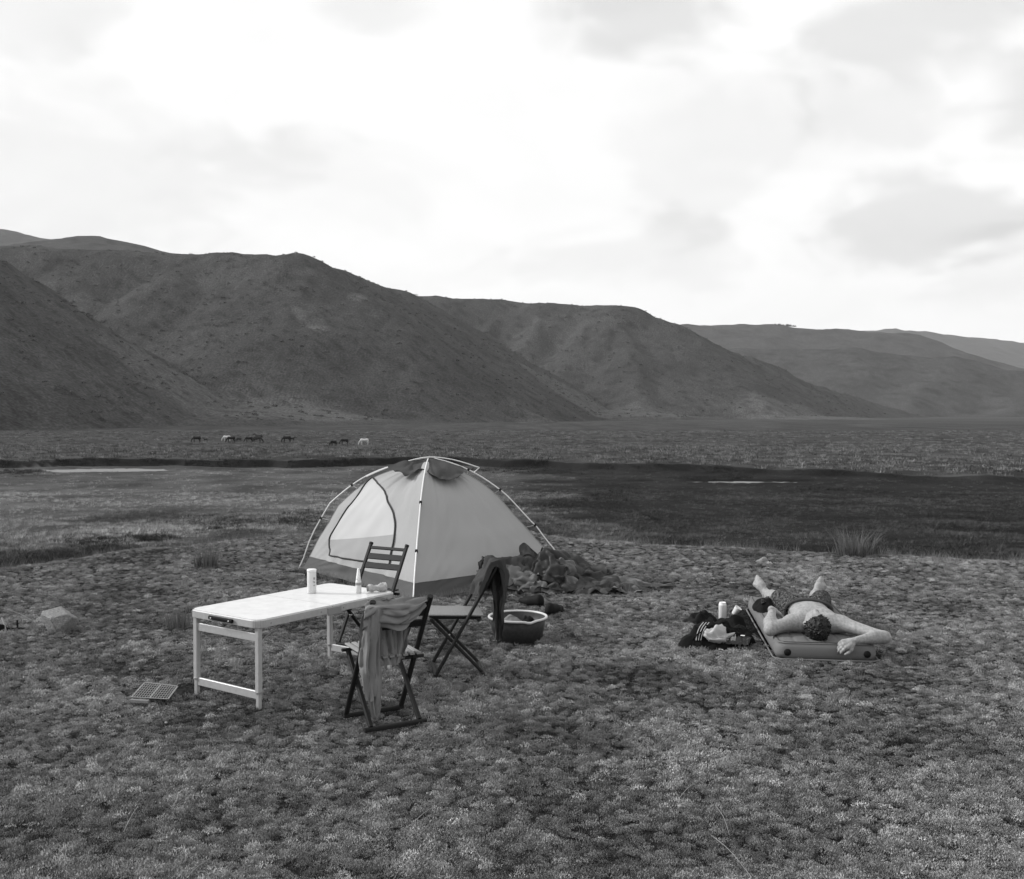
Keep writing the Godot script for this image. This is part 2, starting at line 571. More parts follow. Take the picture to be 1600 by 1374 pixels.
func setup_materials() -> void:
	var t_grain := noise_tex(0.03, 5, 0.66, 1.0, 2)
	var t_fine := noise_tex(0.09, 3, 0.72, 1.0, 8)
	var t_patch := noise_tex(0.012, 5, 0.62, 1.0, 14)
	var t_turf := noise_tex(0.035, 6, 0.35, 1.0, 31, 0.9, 1024)
	var t_bump := noise_tex(0.05, 5, 0.0, 1.0, 44, 1.0, 512)
	M.t_fine = t_fine
	# ground
	var gm := StandardMaterial3D.new()
	gm.vertex_color_use_as_albedo = true
	gm.roughness = 0.95
	gm.metallic_specular = 0.15
	tri(gm, t_turf, 0.35, true)
	gm.detail_enabled = true
	gm.detail_blend_mode = BaseMaterial3D.BLEND_MODE_MUL
	gm.detail_albedo = t_patch
	gm.detail_uv_layer = BaseMaterial3D.DETAIL_UV_2
	gm.uv2_triplanar = true
	gm.uv2_world_triplanar = true
	gm.uv2_scale = Vector3.ONE * 0.03
	gm.heightmap_enabled = true
	gm.heightmap_texture = t_turf
	gm.heightmap_scale = 5.0
	M.ground = gm
	var hm := StandardMaterial3D.new()
	hm.vertex_color_use_as_albedo = true
	hm.roughness = 0.97
	hm.metallic_specular = 0.1
	tri(hm, noise_tex(0.05, 6, 0.35, 1.0, 77, 1.0, 1024), 0.009, true)
	hm.detail_enabled = true
	hm.detail_blend_mode = BaseMaterial3D.BLEND_MODE_MUL
	hm.detail_albedo = noise_tex(0.02, 5, 0.72, 1.0, 15)
	hm.detail_uv_layer = BaseMaterial3D.DETAIL_UV_2
	hm.uv2_triplanar = true
	hm.uv2_world_triplanar = true
	hm.uv2_scale = Vector3.ONE * 0.008
	hm.heightmap_enabled = true
	hm.heightmap_texture = hm.albedo_texture
	hm.heightmap_scale = 70.0
	M.hill = hm
	var lf := StandardMaterial3D.new()
	lf.vertex_color_use_as_albedo = true
	lf.roughness = 0.75
	lf.metallic_specular = 0.3
	lf.backlight_enabled = true
	lf.backlight = Color(0.25, 0.25, 0.25)
	M.leaf = lf
	M.water = mat(0.10, 0.42, 0.7)
	M.water.metallic = 0.0
	# camp
	M.tent = tri(mat(0.48, 0.8, 0.25), t_fine, 3.0)
	M.tent.backlight_enabled = true
	M.tent.backlight = Color(0.45, 0.45, 0.45)
	M.tent_dark = tri(mat(0.085, 0.7, 0.35), t_fine, 3.0)
	M.mesh_light = tri(mat(0.68, 0.85, 0.2), t_fine, 9.0)
	M.mesh_light.backlight_enabled = true
	M.mesh_light.backlight = Color(0.5, 0.5, 0.5)
	M.tent_mid = tri(mat(0.42, 0.8, 0.25), t_fine, 4.0)
	M.tent_mid.backlight_enabled = true
	M.tent_mid.backlight = Color(0.3, 0.3, 0.3)
	M.pole = mat(0.72, 0.35, 0.5)
	M.zip = mat(0.035, 0.7)
	M.black = mat(0.010, 0.7, 0.22)
	M.white_top = tri(mat(0.70, 0.24, 0.5), t_grain, 1.5)
	M.white_top.albedo_texture = noise_tex(0.02, 4, 0.93, 1.0, 5, 1.0, 256)
	M.alu = tri(mat(0.50, 0.42, 0.5), M.white_top.albedo_texture, 4.0)
	M.alu.metallic = 0.35
	M.rivet = mat(0.25, 0.4, 0.5)
	M.wood = tri(mat(0.026, 0.6, 0.3), t_grain, 6.0)
	M.wood.uv1_scale = Vector3(9, 2, 9)
	M.slat_light = tri(mat(0.34, 0.6, 0.4), t_grain, 6.0)
	M.shirt = tri(mat(0.27, 0.95, 0.15), t_fine, 10.0)
	M.dark_cloth = tri(mat(0.075, 0.95, 0.15), t_fine, 10.0)
	M.mid_cloth = tri(mat(0.095, 0.9, 0.15), t_fine, 8.0)
	M.fly = tri(mat(0.04, 0.55, 0.35), t_fine, 5.0)
	M.fly_light = tri(mat(0.17, 0.6, 0.35), t_fine, 5.0)
	M.jacket = tri(mat(0.012, 0.85, 0.18), t_fine, 8.0)
	M.basin = tri(mat(0.05, 0.5, 0.35), t_grain, 2.0)
	M.rim = mat(0.50, 0.4, 0.5)
	M.mattress = tri(mat(0.20, 0.75, 0.3), t_fine, 6.0)
	M.mattress_top = tri(mat(0.20, 0.9, 0.2), t_fine, 14.0)
	M.seam = mat(0.05, 0.8)
	var sk := mat(0.40, 0.55, 0.4)
	tri(sk, noise_tex(0.03, 5, 0.68, 1.0, 61, 1.0, 256), 5.0)
	M.skin = sk
	M.hair = tri(mat(0.012, 0.6, 0.4), t_grain, 30.0)
	M.shorts = tri(mat(0.22, 0.95, 0.1), noise_tex(0.05, 2, -0.3, 1.3, 91, 1.0, 256), 3.5)
	M.stone = tri(mat(0.55, 0.95, 0.15), t_grain, 3.0)
	M.stone.heightmap_enabled = true
	M.stone.heightmap_texture = t_bump
	M.stone.heightmap_scale = 3.0
	M.paper = tri(mat(0.55, 0.8, 0.3), t_fine, 6.0)
	M.can = mat(0.62, 0.3, 0.5)
	M.can_top = mat(0.8, 0.3, 0.5)
	M.horse_dark = mat(0.013, 0.7, 0.2)
	M.horse_brown = mat(0.035, 0.7, 0.2)
	M.horse_white = mat(0.5, 0.8, 0.2)

# ============================================================ terrain
func table(t: Array, x: float) -> float:
	if x <= t[0][0]: return t[0][1]
	for i in t.size() - 1:
		if x <= t[i + 1][0]:
			var f: float = (x - t[i][0]) / (t[i + 1][0] - t[i][0])
			f = f * f * (3.0 - 2.0 * f)
			return lerpf(t[i][1], t[i + 1][1], f)
	return t[t.size() - 1][1]

const EDGE := [[-14.0, 9.0], [-6.0, 12.0], [-4.9, 13.9], [-3.0, 15.3], [0.0, 15.6], [1.0, 14.7], [2.7, 14.0], [4.1, 13.2], [6.1, 12.4], [14.0, 10.5]]
const LEVEL := [[14.0, -1.1], [19.0, -1.85], [28.0, -2.2], [50.0, -2.75], [64.0, -3.02], [90.0, -3.1]]
const BANK := [[-70.0, 95.0], [-45.0, 92.0], [-6.0, 93.5], [10.0, 87.0], [36.0, 74.0], [70.0, 60.0]]
const BEYOND := [[60.0, -2.8], [76.0, -2.78], [95.0, -2.5], [220.0, -4.6], [420.0, -5.4], [700.0, -5.0], [2000.0, -5.0]]

func gh(x: float, z: float) -> float:
	var Z := -z
	var n1 := n_mid.get_noise_2d(x, z)
	var nf := n_fine.get_noise_2d(x, z)
	var edge := table(EDGE, x) + n1 * 0.5
	var t := smoothstep(edge - 0.25, edge + 3.6, Z)
	var terr := nf * 0.010 + n1 * 0.012
	if t <= 0.0: return terr
	var low: float
	var bank := table(BANK, x) + bank_wave(x)
	if Z < bank + 3.0:
		low = table(LEVEL, Z) + n1 * lerpf(0.20, 0.05, smoothstep(30.0, 60.0, Z)) + nf * 0.04
		for b in [[-34.6, 88.6, 5.6, 3.0], [15.4, 73.2, 6.6, 1.5]]:
			var e := Vector2((x - b[0]) / b[2], (Z - b[1]) / b[3]).length()
			low -= 0.32 * smoothstep(1.35, 0.6, e + n1 * 0.35 + nf * 0.45)
		var hi := table(BEYOND, Z) + nf * 0.05 + n_mid.get_noise_2d(x * 1.4, 80.0) * 0.22
		var steep := lerpf(0.9, 1.6, smoothstep(0.0, 40.0, x))
		low = lerpf(low, hi, smoothstep(bank, bank + steep, Z))
	else:
		low = table(BEYOND, Z) + n1 * 0.12 + n_big.get_noise_2d(x, z) * 0.3
	return lerpf(terr, low, t)

func bank_wave(x: float) -> float:
	return n_mid.get_noise_2d(x * 0.6, 40.0) * lerpf(5.0, 1.5, smoothstep(0.0, 25.0, x))

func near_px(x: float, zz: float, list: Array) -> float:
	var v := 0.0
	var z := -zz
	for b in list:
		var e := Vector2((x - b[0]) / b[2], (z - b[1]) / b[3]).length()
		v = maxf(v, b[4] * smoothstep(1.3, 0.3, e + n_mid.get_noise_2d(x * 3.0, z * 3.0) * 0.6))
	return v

func ground_tone(x: float, z: float) -> float:
	# the colour of what grows there: pale dry turf, green sward, sedge, river gravel, painted bank shade
	var Z := -z
	var n1 := n_mid.get_noise_2d(x + 90.0, z)
	var n2 := n_big.get_noise_2d(x * 2.0, z * 2.0 + 30.0)
	var v := 0.055 + 0.02 * n1
	var edge := table(EDGE, x)
	if Z > edge - 0.3:
		var dry := smoothstep(5.0, -4.0, x + n1 * 9.0)     # pale dry turf gives way to dense sward along the flat
		v = lerpf(0.055, 0.24, dry) * (1.0 + 0.5 * n1 + 0.35 * n2)
		v *= 1.0 - near_px(x, -Z, [[-9.3, 34.0, 2.2, 3.2, 0.7], [-6.4, 36.0, 1.6, 2.5, 0.6], [-12.3, 28.6, 4.2, 2.6, 0.85], [3.7, 48.0, 3.0, 6.0, 0.5], [-16.0, 44.0, 3.0, 3.0, 0.5], [8.0, 30.0, 6.0, 2.0, 0.4]])  # the ellipse just past the left lip paints the shade of the channel bank
		var bank := table(BANK, x) + bank_wave(x)
		if Z > bank - 0.2 and Z < bank + 1.3: v = 0.06 + 0.05 * n1
		if Z >= bank + 1.3:
			v = 0.15 * (1.0 + 0.5 * n1 + 0.7 * n2)
	return clampf(v, 0.015, 0.3)

func axis(spans: Array) -> PackedFloat32Array:
	var out := PackedFloat32Array()
	for s in spans:
		var n: int = s[2]
		for i in n:
			var f := float(i) / n
			if s.size() > 3: f = (pow(s[3], f) - 1.0) / (s[3] - 1.0)
			out.append(lerpf(s[0], s[1], f))
	out.append(spans[spans.size() - 1][1])
	return out

func build_ground() -> void:
	var zs := axis([[60.0, 0.0, 16], [0.0, -17.0, 150], [-17.0, -60.0, 110, 4.0], [-60.0, -98.0, 120], [-98.0, -300.0, 60, 4.0], [-300.0, -1600.0, 40, 6.0]])
	var xs_right := axis([[0.0, 9.0, 80], [9.0, 60.0, 100, 5.0], [60.0, 260.0, 40, 4.0], [260.0, 2200.0, 20, 6.0]])
	var xs := PackedFloat32Array()
	for i in range(xs_right.size() - 1, 0, -1): xs.append(-xs_right[i])
	xs.append_array(xs_right)
	var nx := xs.size()
	var nz := zs.size()
	var v := PackedVector3Array()
	var c := PackedColorArray()
	var idx := PackedInt32Array()
	v.resize(nx * nz)
	c.resize(nx * nz)
	for j in nz:
		for i in nx:
			var x := xs[i]
			var z := zs[j]
			var y := gh(x, z)
			v[j * nx + i] = Vector3(x, y, z)
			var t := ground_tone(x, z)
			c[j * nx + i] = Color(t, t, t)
	for j in nz - 1:
		for i in nx - 1:
			var a := j * nx + i
			idx.append_array([a, a + nx, a + 1, a + 1, a + nx, a + nx + 1])
	var o := put(fix_up(v, idx, c), "ground", M.ground)
	tag(o, "turf covered valley floor with a low terrace and a stream bank", "ground", "", "structure")

func fix_up(v: PackedVector3Array, idx: PackedInt32Array, c: PackedColorArray) -> ArrayMesh:
	var nrm := PackedVector3Array()
	nrm.resize(v.size())
	for t in range(0, idx.size(), 3):
		var n := (v[idx[t + 2]] - v[idx[t]]).cross(v[idx[t + 1]] - v[idx[t]])
		if n.y < 0.0: n = -n
		nrm[idx[t]] += n
		nrm[idx[t + 1]] += n
		nrm[idx[t + 2]] += n
	for i in nrm.size(): nrm[i] = nrm[i].normalized()
	return indexed(v, idx, PackedVector2Array(), c, nrm)

func ridge(pts: Array, slope: float, round_r := 25.0) -> Dictionary:
	var w := []
	for p in pts: w.append(PZ(p[0], p[1], p[2]))
	return {"p": w, "s": slope, "r": round_r}

func hills_at(x: float, z: float, ridges: Array, k: float) -> float:
	var acc := 0.0
	var best := -1e9
	var hs := PackedFloat32Array()
	for r in ridges:
		var w: Array = r.p
		var hb := -1e9
		for i in w.size() - 1:
			var a: Vector3 = w[i]
			var b: Vector3 = w[i + 1]
			var ex := b.x - a.x
			var ez := b.z - a.z
			var t := clampf(((x - a.x) * ex + (z - a.z) * ez) / (ex * ex + ez * ez), 0.0, 1.0)
			var dx := x - a.x - ex * t
			var dz := z - a.z - ez * t
			var d := sqrt(dx * dx + dz * dz)
			var rr: float = r.r
			var h: float = a.y + (b.y - a.y) * t - r.s * (sqrt(d * d + rr * rr) - rr)
			if h > hb: hb = h
		hs.append(hb)
		best = maxf(best, hb)
	for h in hs: acc += exp((h - best) / k)
	return best + k * log(acc) * 0.6

# fans of pale washed out earth at the mouths of the gullies: centre and half sizes in plan
const FANS := [[-165.0, -625.0, 85.0, 60.0], [95.0, -990.0, 95.0, 60.0], [310.0, -1030.0, 90.0, 55.0]]

func hill_mesh(x0: float, x1: float, nx: int, z0: float, z1: float, nz: int, ridges: Array, k: float, floor_y: float, amp: float, tone: float, scars: Array = []) -> ArrayMesh:
	var v := PackedVector3Array()
	var c := PackedColorArray()
	var idx := PackedInt32Array()
	v.resize(nx * nz)
	c.resize(nx * nz)
	for j in nz:
		var z := lerpf(z0, z1, float(j) / (nz - 1))
		for i in nx:
			var x := lerpf(x0, x1, float(i) / (nx - 1))
			var wx := n_big.get_noise_2d(x * 0.35, z * 0.35) * 9.0
			var wz := n_big.get_noise_2d(x * 0.35 + 300.0, z * 0.35) * 9.0
			var h := hills_at(x + wx * amp, z + wz * amp, ridges, k)
			var up := smoothstep(0.0, 60.0, h - floor_y)
			var top := 145.0
			h += up * (n_big.get_noise_2d(x * 0.5, z * 0.5) * 3.0 * amp - absf(n_big.get_noise_2d(x * 1.7 + 60.0, z * 0.3)) * 4.0 * amp * smoothstep(0.0, 60.0, top - h) + n_big.get_noise_2d(x * 3.5, z * 3.5) * 0.5)
			# fans spread at the foot of the slopes
			var kk := 10.0 * amp
			var dlt := clampf(0.5 + 0.5 * (h - floor_y) / kk, 0.0, 1.0)
			var hh := lerpf(floor_y - 3.0, h, dlt) + kk * dlt * (1.0 - dlt)
			hh = lerpf(hh, floor_y - 4.0, smoothstep(90.0, 5.0, z0 - z))
			v[j * nx + i] = Vector3(x, hh, z)
			if amp < 1.2 and hh > floor_y + 4.0: hill_points.append(Vector3(x, hh, z))
			var n1 := n_big.get_noise_2d(x * 0.5 + 40.0, z * 0.5)
			var n2 := n_big.get_noise_2d(x * 2.2, z * 2.2 + 90.0)
			var t := tone * (0.85 + 0.25 * n1 + 0.2 * n2)
			for q in FANS:
				t = lerpf(t, 0.30, 0.8 * smoothstep(1.1, 0.75, Vector2((x - q[0]) / q[2], (z - q[1]) / q[3]).length() + 0.25 * n2))
			if n_big.get_noise_2d(x * 9.0, z * 9.0) > 0.34: t *= 0.6
			for s in scars:
				var q := to_px(Vector3(x, hh, z))
				var e := Vector2((q.x - s[0]) / s[2], (q.y - s[1]) / s[3]).length() + n2 * 1.1
				t = lerpf(t, s[4], smoothstep(1.1, 0.6, e))
			c[j * nx + i] = Color(t, t, t)
	for j in nz - 1:
		for i in nx - 1:
			var a := j * nx + i
			idx.append_array([a, a + nx, a + 1, a + 1, a + nx, a + nx + 1])
	return fix_up(v, idx, c)

func build_hills() -> void:
	var near := [
		# rim of the long plateau, its blunt nose and the ridge that falls away behind
		ridge([[-420, 372, 1000], [-150, 384, 960], [60, 388, 955], [200, 394, 950], [350, 397, 930], [470, 401, 900]], 1.1, 35.0),
		ridge([[470, 401, 900], [474, 440, 850], [492, 500, 800], [535, 585, 740], [590, 658, 680]], 0.60, 14.0),
		ridge([[470, 401, 900], [560, 436, 1000], [640, 463, 1080]], 0.60, 14.0),
		ridge([[350, 397, 930], [275, 425, 885], [235, 465, 850], [215, 520, 810], [205, 580, 770]], 0.66, 10.0),
		ridge([[60, 388, 955], [100, 420, 900], [140, 470, 850]], 0.75, 10.0),
		ridge([[330, 398, 930], [345, 470, 850], [372, 560, 770], [405, 650, 690]], 0.78, 8.0),
		ridge([[410, 399, 912], [405, 440, 868], [415, 500, 812], [440, 580, 745]], 0.8, 7.0),
		ridge([[540, 425, 960], [600, 500, 850], [665, 580, 775], [720, 645, 715]], 0.75, 7.0),
		ridge([[590, 445, 1010], [690, 540, 860], [790, 615, 780], [840, 650, 745]], 0.75, 7.0),
		ridge([[10, 388, 956], [40, 425, 900], [70, 470, 850]], 0.8, 7.0),
		# pale fans of washed out earth at the foot
		ridge([[395, 632, 640], [440, 636, 650]], 0.13, 5.0),
		# the dark flank of the hill that closes the valley
		{"p": [Vector3(-595, 60, -400), Vector3(-540, 160, -480), Vector3(-492, 184, -560), Vector3(-445, 163, -650)], "s": 0.61, "r": 10.0},
	]
	tag(put(hill_mesh(-1000, 260, 250, -300, -1160, 190, near, 3.0, -6.5, 1.0, 0.20, [[470, 490, 9, 14, 0.32], [495, 515, 16, 7, 0.32], [555, 468, 18, 7, 0.3], [590, 490, 14, 5, 0.26], [480, 425, 34, 5, 0.22]]), "hill", M.hill), "steep grassy hill with a flat top and a dark spur", "hill", "", "structure")
	var mid := [
		ridge([[480, 440, 1450], [640, 462, 1380], [800, 470, 1340], [985, 481, 1260]], 1.1, 25.0),
		ridge([[985, 481, 1260], [1020, 498, 1245], [1052, 508, 1230], [1105, 553, 1165], [1180, 615, 1075], [1250, 666, 985]], 0.62, 8.0),
		ridge([[1052, 508, 1230], [1130, 541, 1290], [1260, 595, 1350], [1400, 640, 1400], [1490, 663, 1430]], 0.55, 8.0),
		ridge([[930, 478, 1280], [905, 530, 1210], [880, 575, 1150], [850, 605, 1110]], 0.68, 8.0),
		ridge([[860, 473, 1310], [815, 540, 1220], [790, 590, 1150]], 0.75, 8.0),
		ridge([[690, 464, 1370], [700, 510, 1290], [720, 560, 1220]], 0.75, 8.0),
		ridge([[970, 481, 1265], [985, 545, 1160], [1000, 610, 1060], [1015, 655, 990]], 0.68, 8.0),
		ridge([[950, 640, 1000], [985, 640, 1000]], 0.12, 5.0),
		ridge([[1270, 650, 1030], [1330, 652, 1050]], 0.10, 5.0),
		ridge([[780, 469, 1340], [760, 520, 1270], [745, 560, 1210]], 0.72, 8.0),
	]
	tag(put(hill_mesh(-420, 800, 215, -860, -1620, 140, mid, 3.0, -6.5, 1.1, 0.20), "hill", M.hill), "grassy flat topped hill whose ridge slopes down to the plain", "hill", "", "structure")
	var far1 := [
		ridge([[1150, 545, 2050], [1330, 546, 1950], [1480, 560, 1900], [1600, 582, 1850], [1750, 600, 1800]], 0.5, 40.0),
		ridge([[1330, 546, 1950], [1300, 590, 1850], [1270, 640, 1750]], 0.6, 30.0),
		ridge([[1480, 560, 1900], [1440, 600, 1780], [1400, 650, 1650]], 0.6, 30.0),
		ridge([[1640, 590, 1840], [1590, 620, 1700], [1560, 655, 1600]], 0.6, 30.0),
	]
	tag(put(hill_mesh(250, 1900, 130, -1480, -2300, 80, far1, 8.0, -7.0, 1.5, 0.20), "hill", M.hill), "low rounded hill behind the sloping ridge", "hill", "", "structure")
	var far2 := [
		ridge([[960, 512, 2900], [1065, 508, 2850], [1200, 509, 2800], [1320, 517, 2750], [1400, 521, 2700], [1520, 558, 2600], [1640, 590, 2500]], 0.45, 60.0),
		ridge([[1180, 512, 2800], [1150, 560, 2500]], 0.5, 50.0),
		ridge([[1330, 518, 2750], [1300, 560, 2450]], 0.5, 50.0),
	]
	tag(put(hill_mesh(150, 1800, 110, -2250, -3200, 70, far2, 10.0, -8.0, 2.0, 0.20), "hill", M.hill), "smooth far hill with a small clump of trees on its crest", "hill", "", "structure")
	var far3 := [
		ridge([[1200, 530, 5200], [1395, 514, 5000], [1480, 524, 5000], [1600, 536, 5000], [1900, 545, 5000]], 0.4, 80.0),
	]
	tag(put(hill_mesh(900, 4200, 110, -4200, -5600, 50, far3, 10.0, -8.0, 3.0, 0.20), "hill", M.hill), "hazy farthest ridge at the end of the valley", "hill", "", "structure")
	var far4 := [
		ridge([[-500, 300, 3300], [-100, 345, 3200], [0, 359, 3100], [60, 373, 3050], [160, 380, 3000], [300, 400, 2900]], 0.4, 80.0),
		ridge([[60, 392, 1750], [100, 376, 1700], [140, 371, 1700], [175, 377, 1700], [235, 398, 1650]], 0.35, 40.0),
	]
	tag(put(hill_mesh(-2300, -500, 150, -1350, -3600, 110, far4, 8.0, -8.0, 1.6, 0.20), "hill", M.hill), "smooth rounded tops rising behind the flat hill", "hill", "", "structure")

func build_water() -> void:
	for b in [[-34.6, 88.6, 7.2, 3.8], [15.4, 73.2, 8.6, 2.0]]:
		var p := []
		for i in 7:
			var line := []
			for k in 40:
				var a := TAU * k / 40
				var r := i / 6.0 * (1.0 + 0.1 * n_fine.get_noise_2d(cos(a) * 2.0, sin(a) * 2.0))
				line.append(Vector3(b[0] + cos(a) * b[2] * r, -3.20, -b[1] + sin(a) * b[3] * r))
			p.append(line)
		tag(put(grid_mesh(p, true), "river_water", M.water), "still stream water mirroring the bright sky", "water", "", "structure")

# ============================================================ tent
var tent_corner := []
var wall_px := []
var hill_points := []
var tent_top := Vector3(-0.93, 1.30, -11.49)
const POLE_L := [[0.0, 1.30], [0.25, 1.215], [0.5, 1.06], [0.75, 0.77], [0.9, 0.385], [1.0, 0.0]]
const POLE_R := [[0.0, 1.30], [0.27, 1.175], [0.52, 0.925], [0.75, 0.55], [0.9, 0.25], [1.0, 0.0]]

func lin(t: Array, x: float) -> float:
	for i in t.size() - 1:
		if x <= t[i + 1][0]:
			var a: float = t[maxi(i - 1, 0)][1]
			var d: float = t[mini(i + 2, t.size() - 1)][1]
			return cubic_interpolate(t[i][1], t[i + 1][1], a, d, (x - t[i][0]) / (t[i + 1][0] - t[i][0]))
	return t[t.size() - 1][1]

func pole_at(i: int, c: float) -> Vector3:
	var k: Vector3 = tent_corner[i]
	var p := tent_top.lerp(k, c)
	p.y = lin(POLE_L if i == 1 else POLE_R, c)
	return p

func seam_at(i: int, t: float) -> Vector3:                # t 0 at the ground, 1 at the roof; rows are level
	var h := 1.15 * t + 0.045 * t
	var lo := 0.2
	var hi := 1.0
	for k in 16:
		var m := (lo + hi) * 0.5
		if lin(POLE_L if i == 1 else POLE_R, m) > h: lo = m
		else: hi = m
	var c := lo * 0.985
	var k: Vector3 = tent_corner[i]
	var p := tent_top.lerp(k, c)
	var pull := 0.08 * sin(PI * clampf(t, 0.0, 1.0)) + 0.01
	var inward := (tent_top - k) * Vector3(1, 0, 1)
	p += inward.normalized() * pull
	p.y = maxf(0.012, 1.15 * t)
	return p

func wall_at(i: int, s: float, t: float, lift := 0.0) -> Vector3:
	var a := seam_at(i, t)
	var b := seam_at((i + 1) % 4, t)
	var p := a.lerp(b, s)
	var out := (b - a).cross(Vector3.UP).normalized()
	if out.dot(p - tent_top) < 0.0: out = -out
	var bow := 4.0 * s * (1.0 - s)
	p += out * (bow * (0.07 * sin(PI * t) - 0.03) + lift)
	p.y -= 0.012 * bow * t
	var wr := n_fold.get_noise_3d(s * 5.0 + i * 9.0, t * 2.0, 3.0) * 0.024 + n_cloth.get_noise_3d(s * 9.0 + i * 9.0, t * 2.0 + s * 3.0, 8.0) * 0.012 * (1.2 - t)
	var k0 := Vector2(s, t).length()
	var k1 := Vector2(1.0 - s, t).length()
	wr += 0.012 * sin(atan2(t, s) * 26.0) * exp(-k0 * 4.0) + 0.012 * sin(atan2(t, 1.0 - s) * 26.0) * exp(-k1 * 4.0)
	wr *= minf(1.0, 6.0 * minf(s, 1.0 - s))
	return p + out * wr

func door_st(px: float, py: float, face: int) -> Vector2:
	var best := 1e9
	var r := Vector2.ZERO
	if wall_px.is_empty():
		for i in 81:
			for j in 81: wall_px.append(to_px(wall_at(face, i / 80.0, j / 80.0)))
	for i in 81:
		for j in 81:
			var d: float = wall_px[i * 81 + j].distance_squared_to(Vector2(px, py))
			if d < best:
				best = d
				r = Vector2(i / 80.0, j / 80.0)
	var c := r
	best = 1e9
	for i in range(-10, 11):
		for j in range(-10, 11):
			var q := c + Vector2(i, j) / 800.0
			var d: float = to_px(wall_at(face, q.x, q.y)).distance_squared_to(Vector2(px, py))
			if d < best:
				best = d
				r = q
	return r

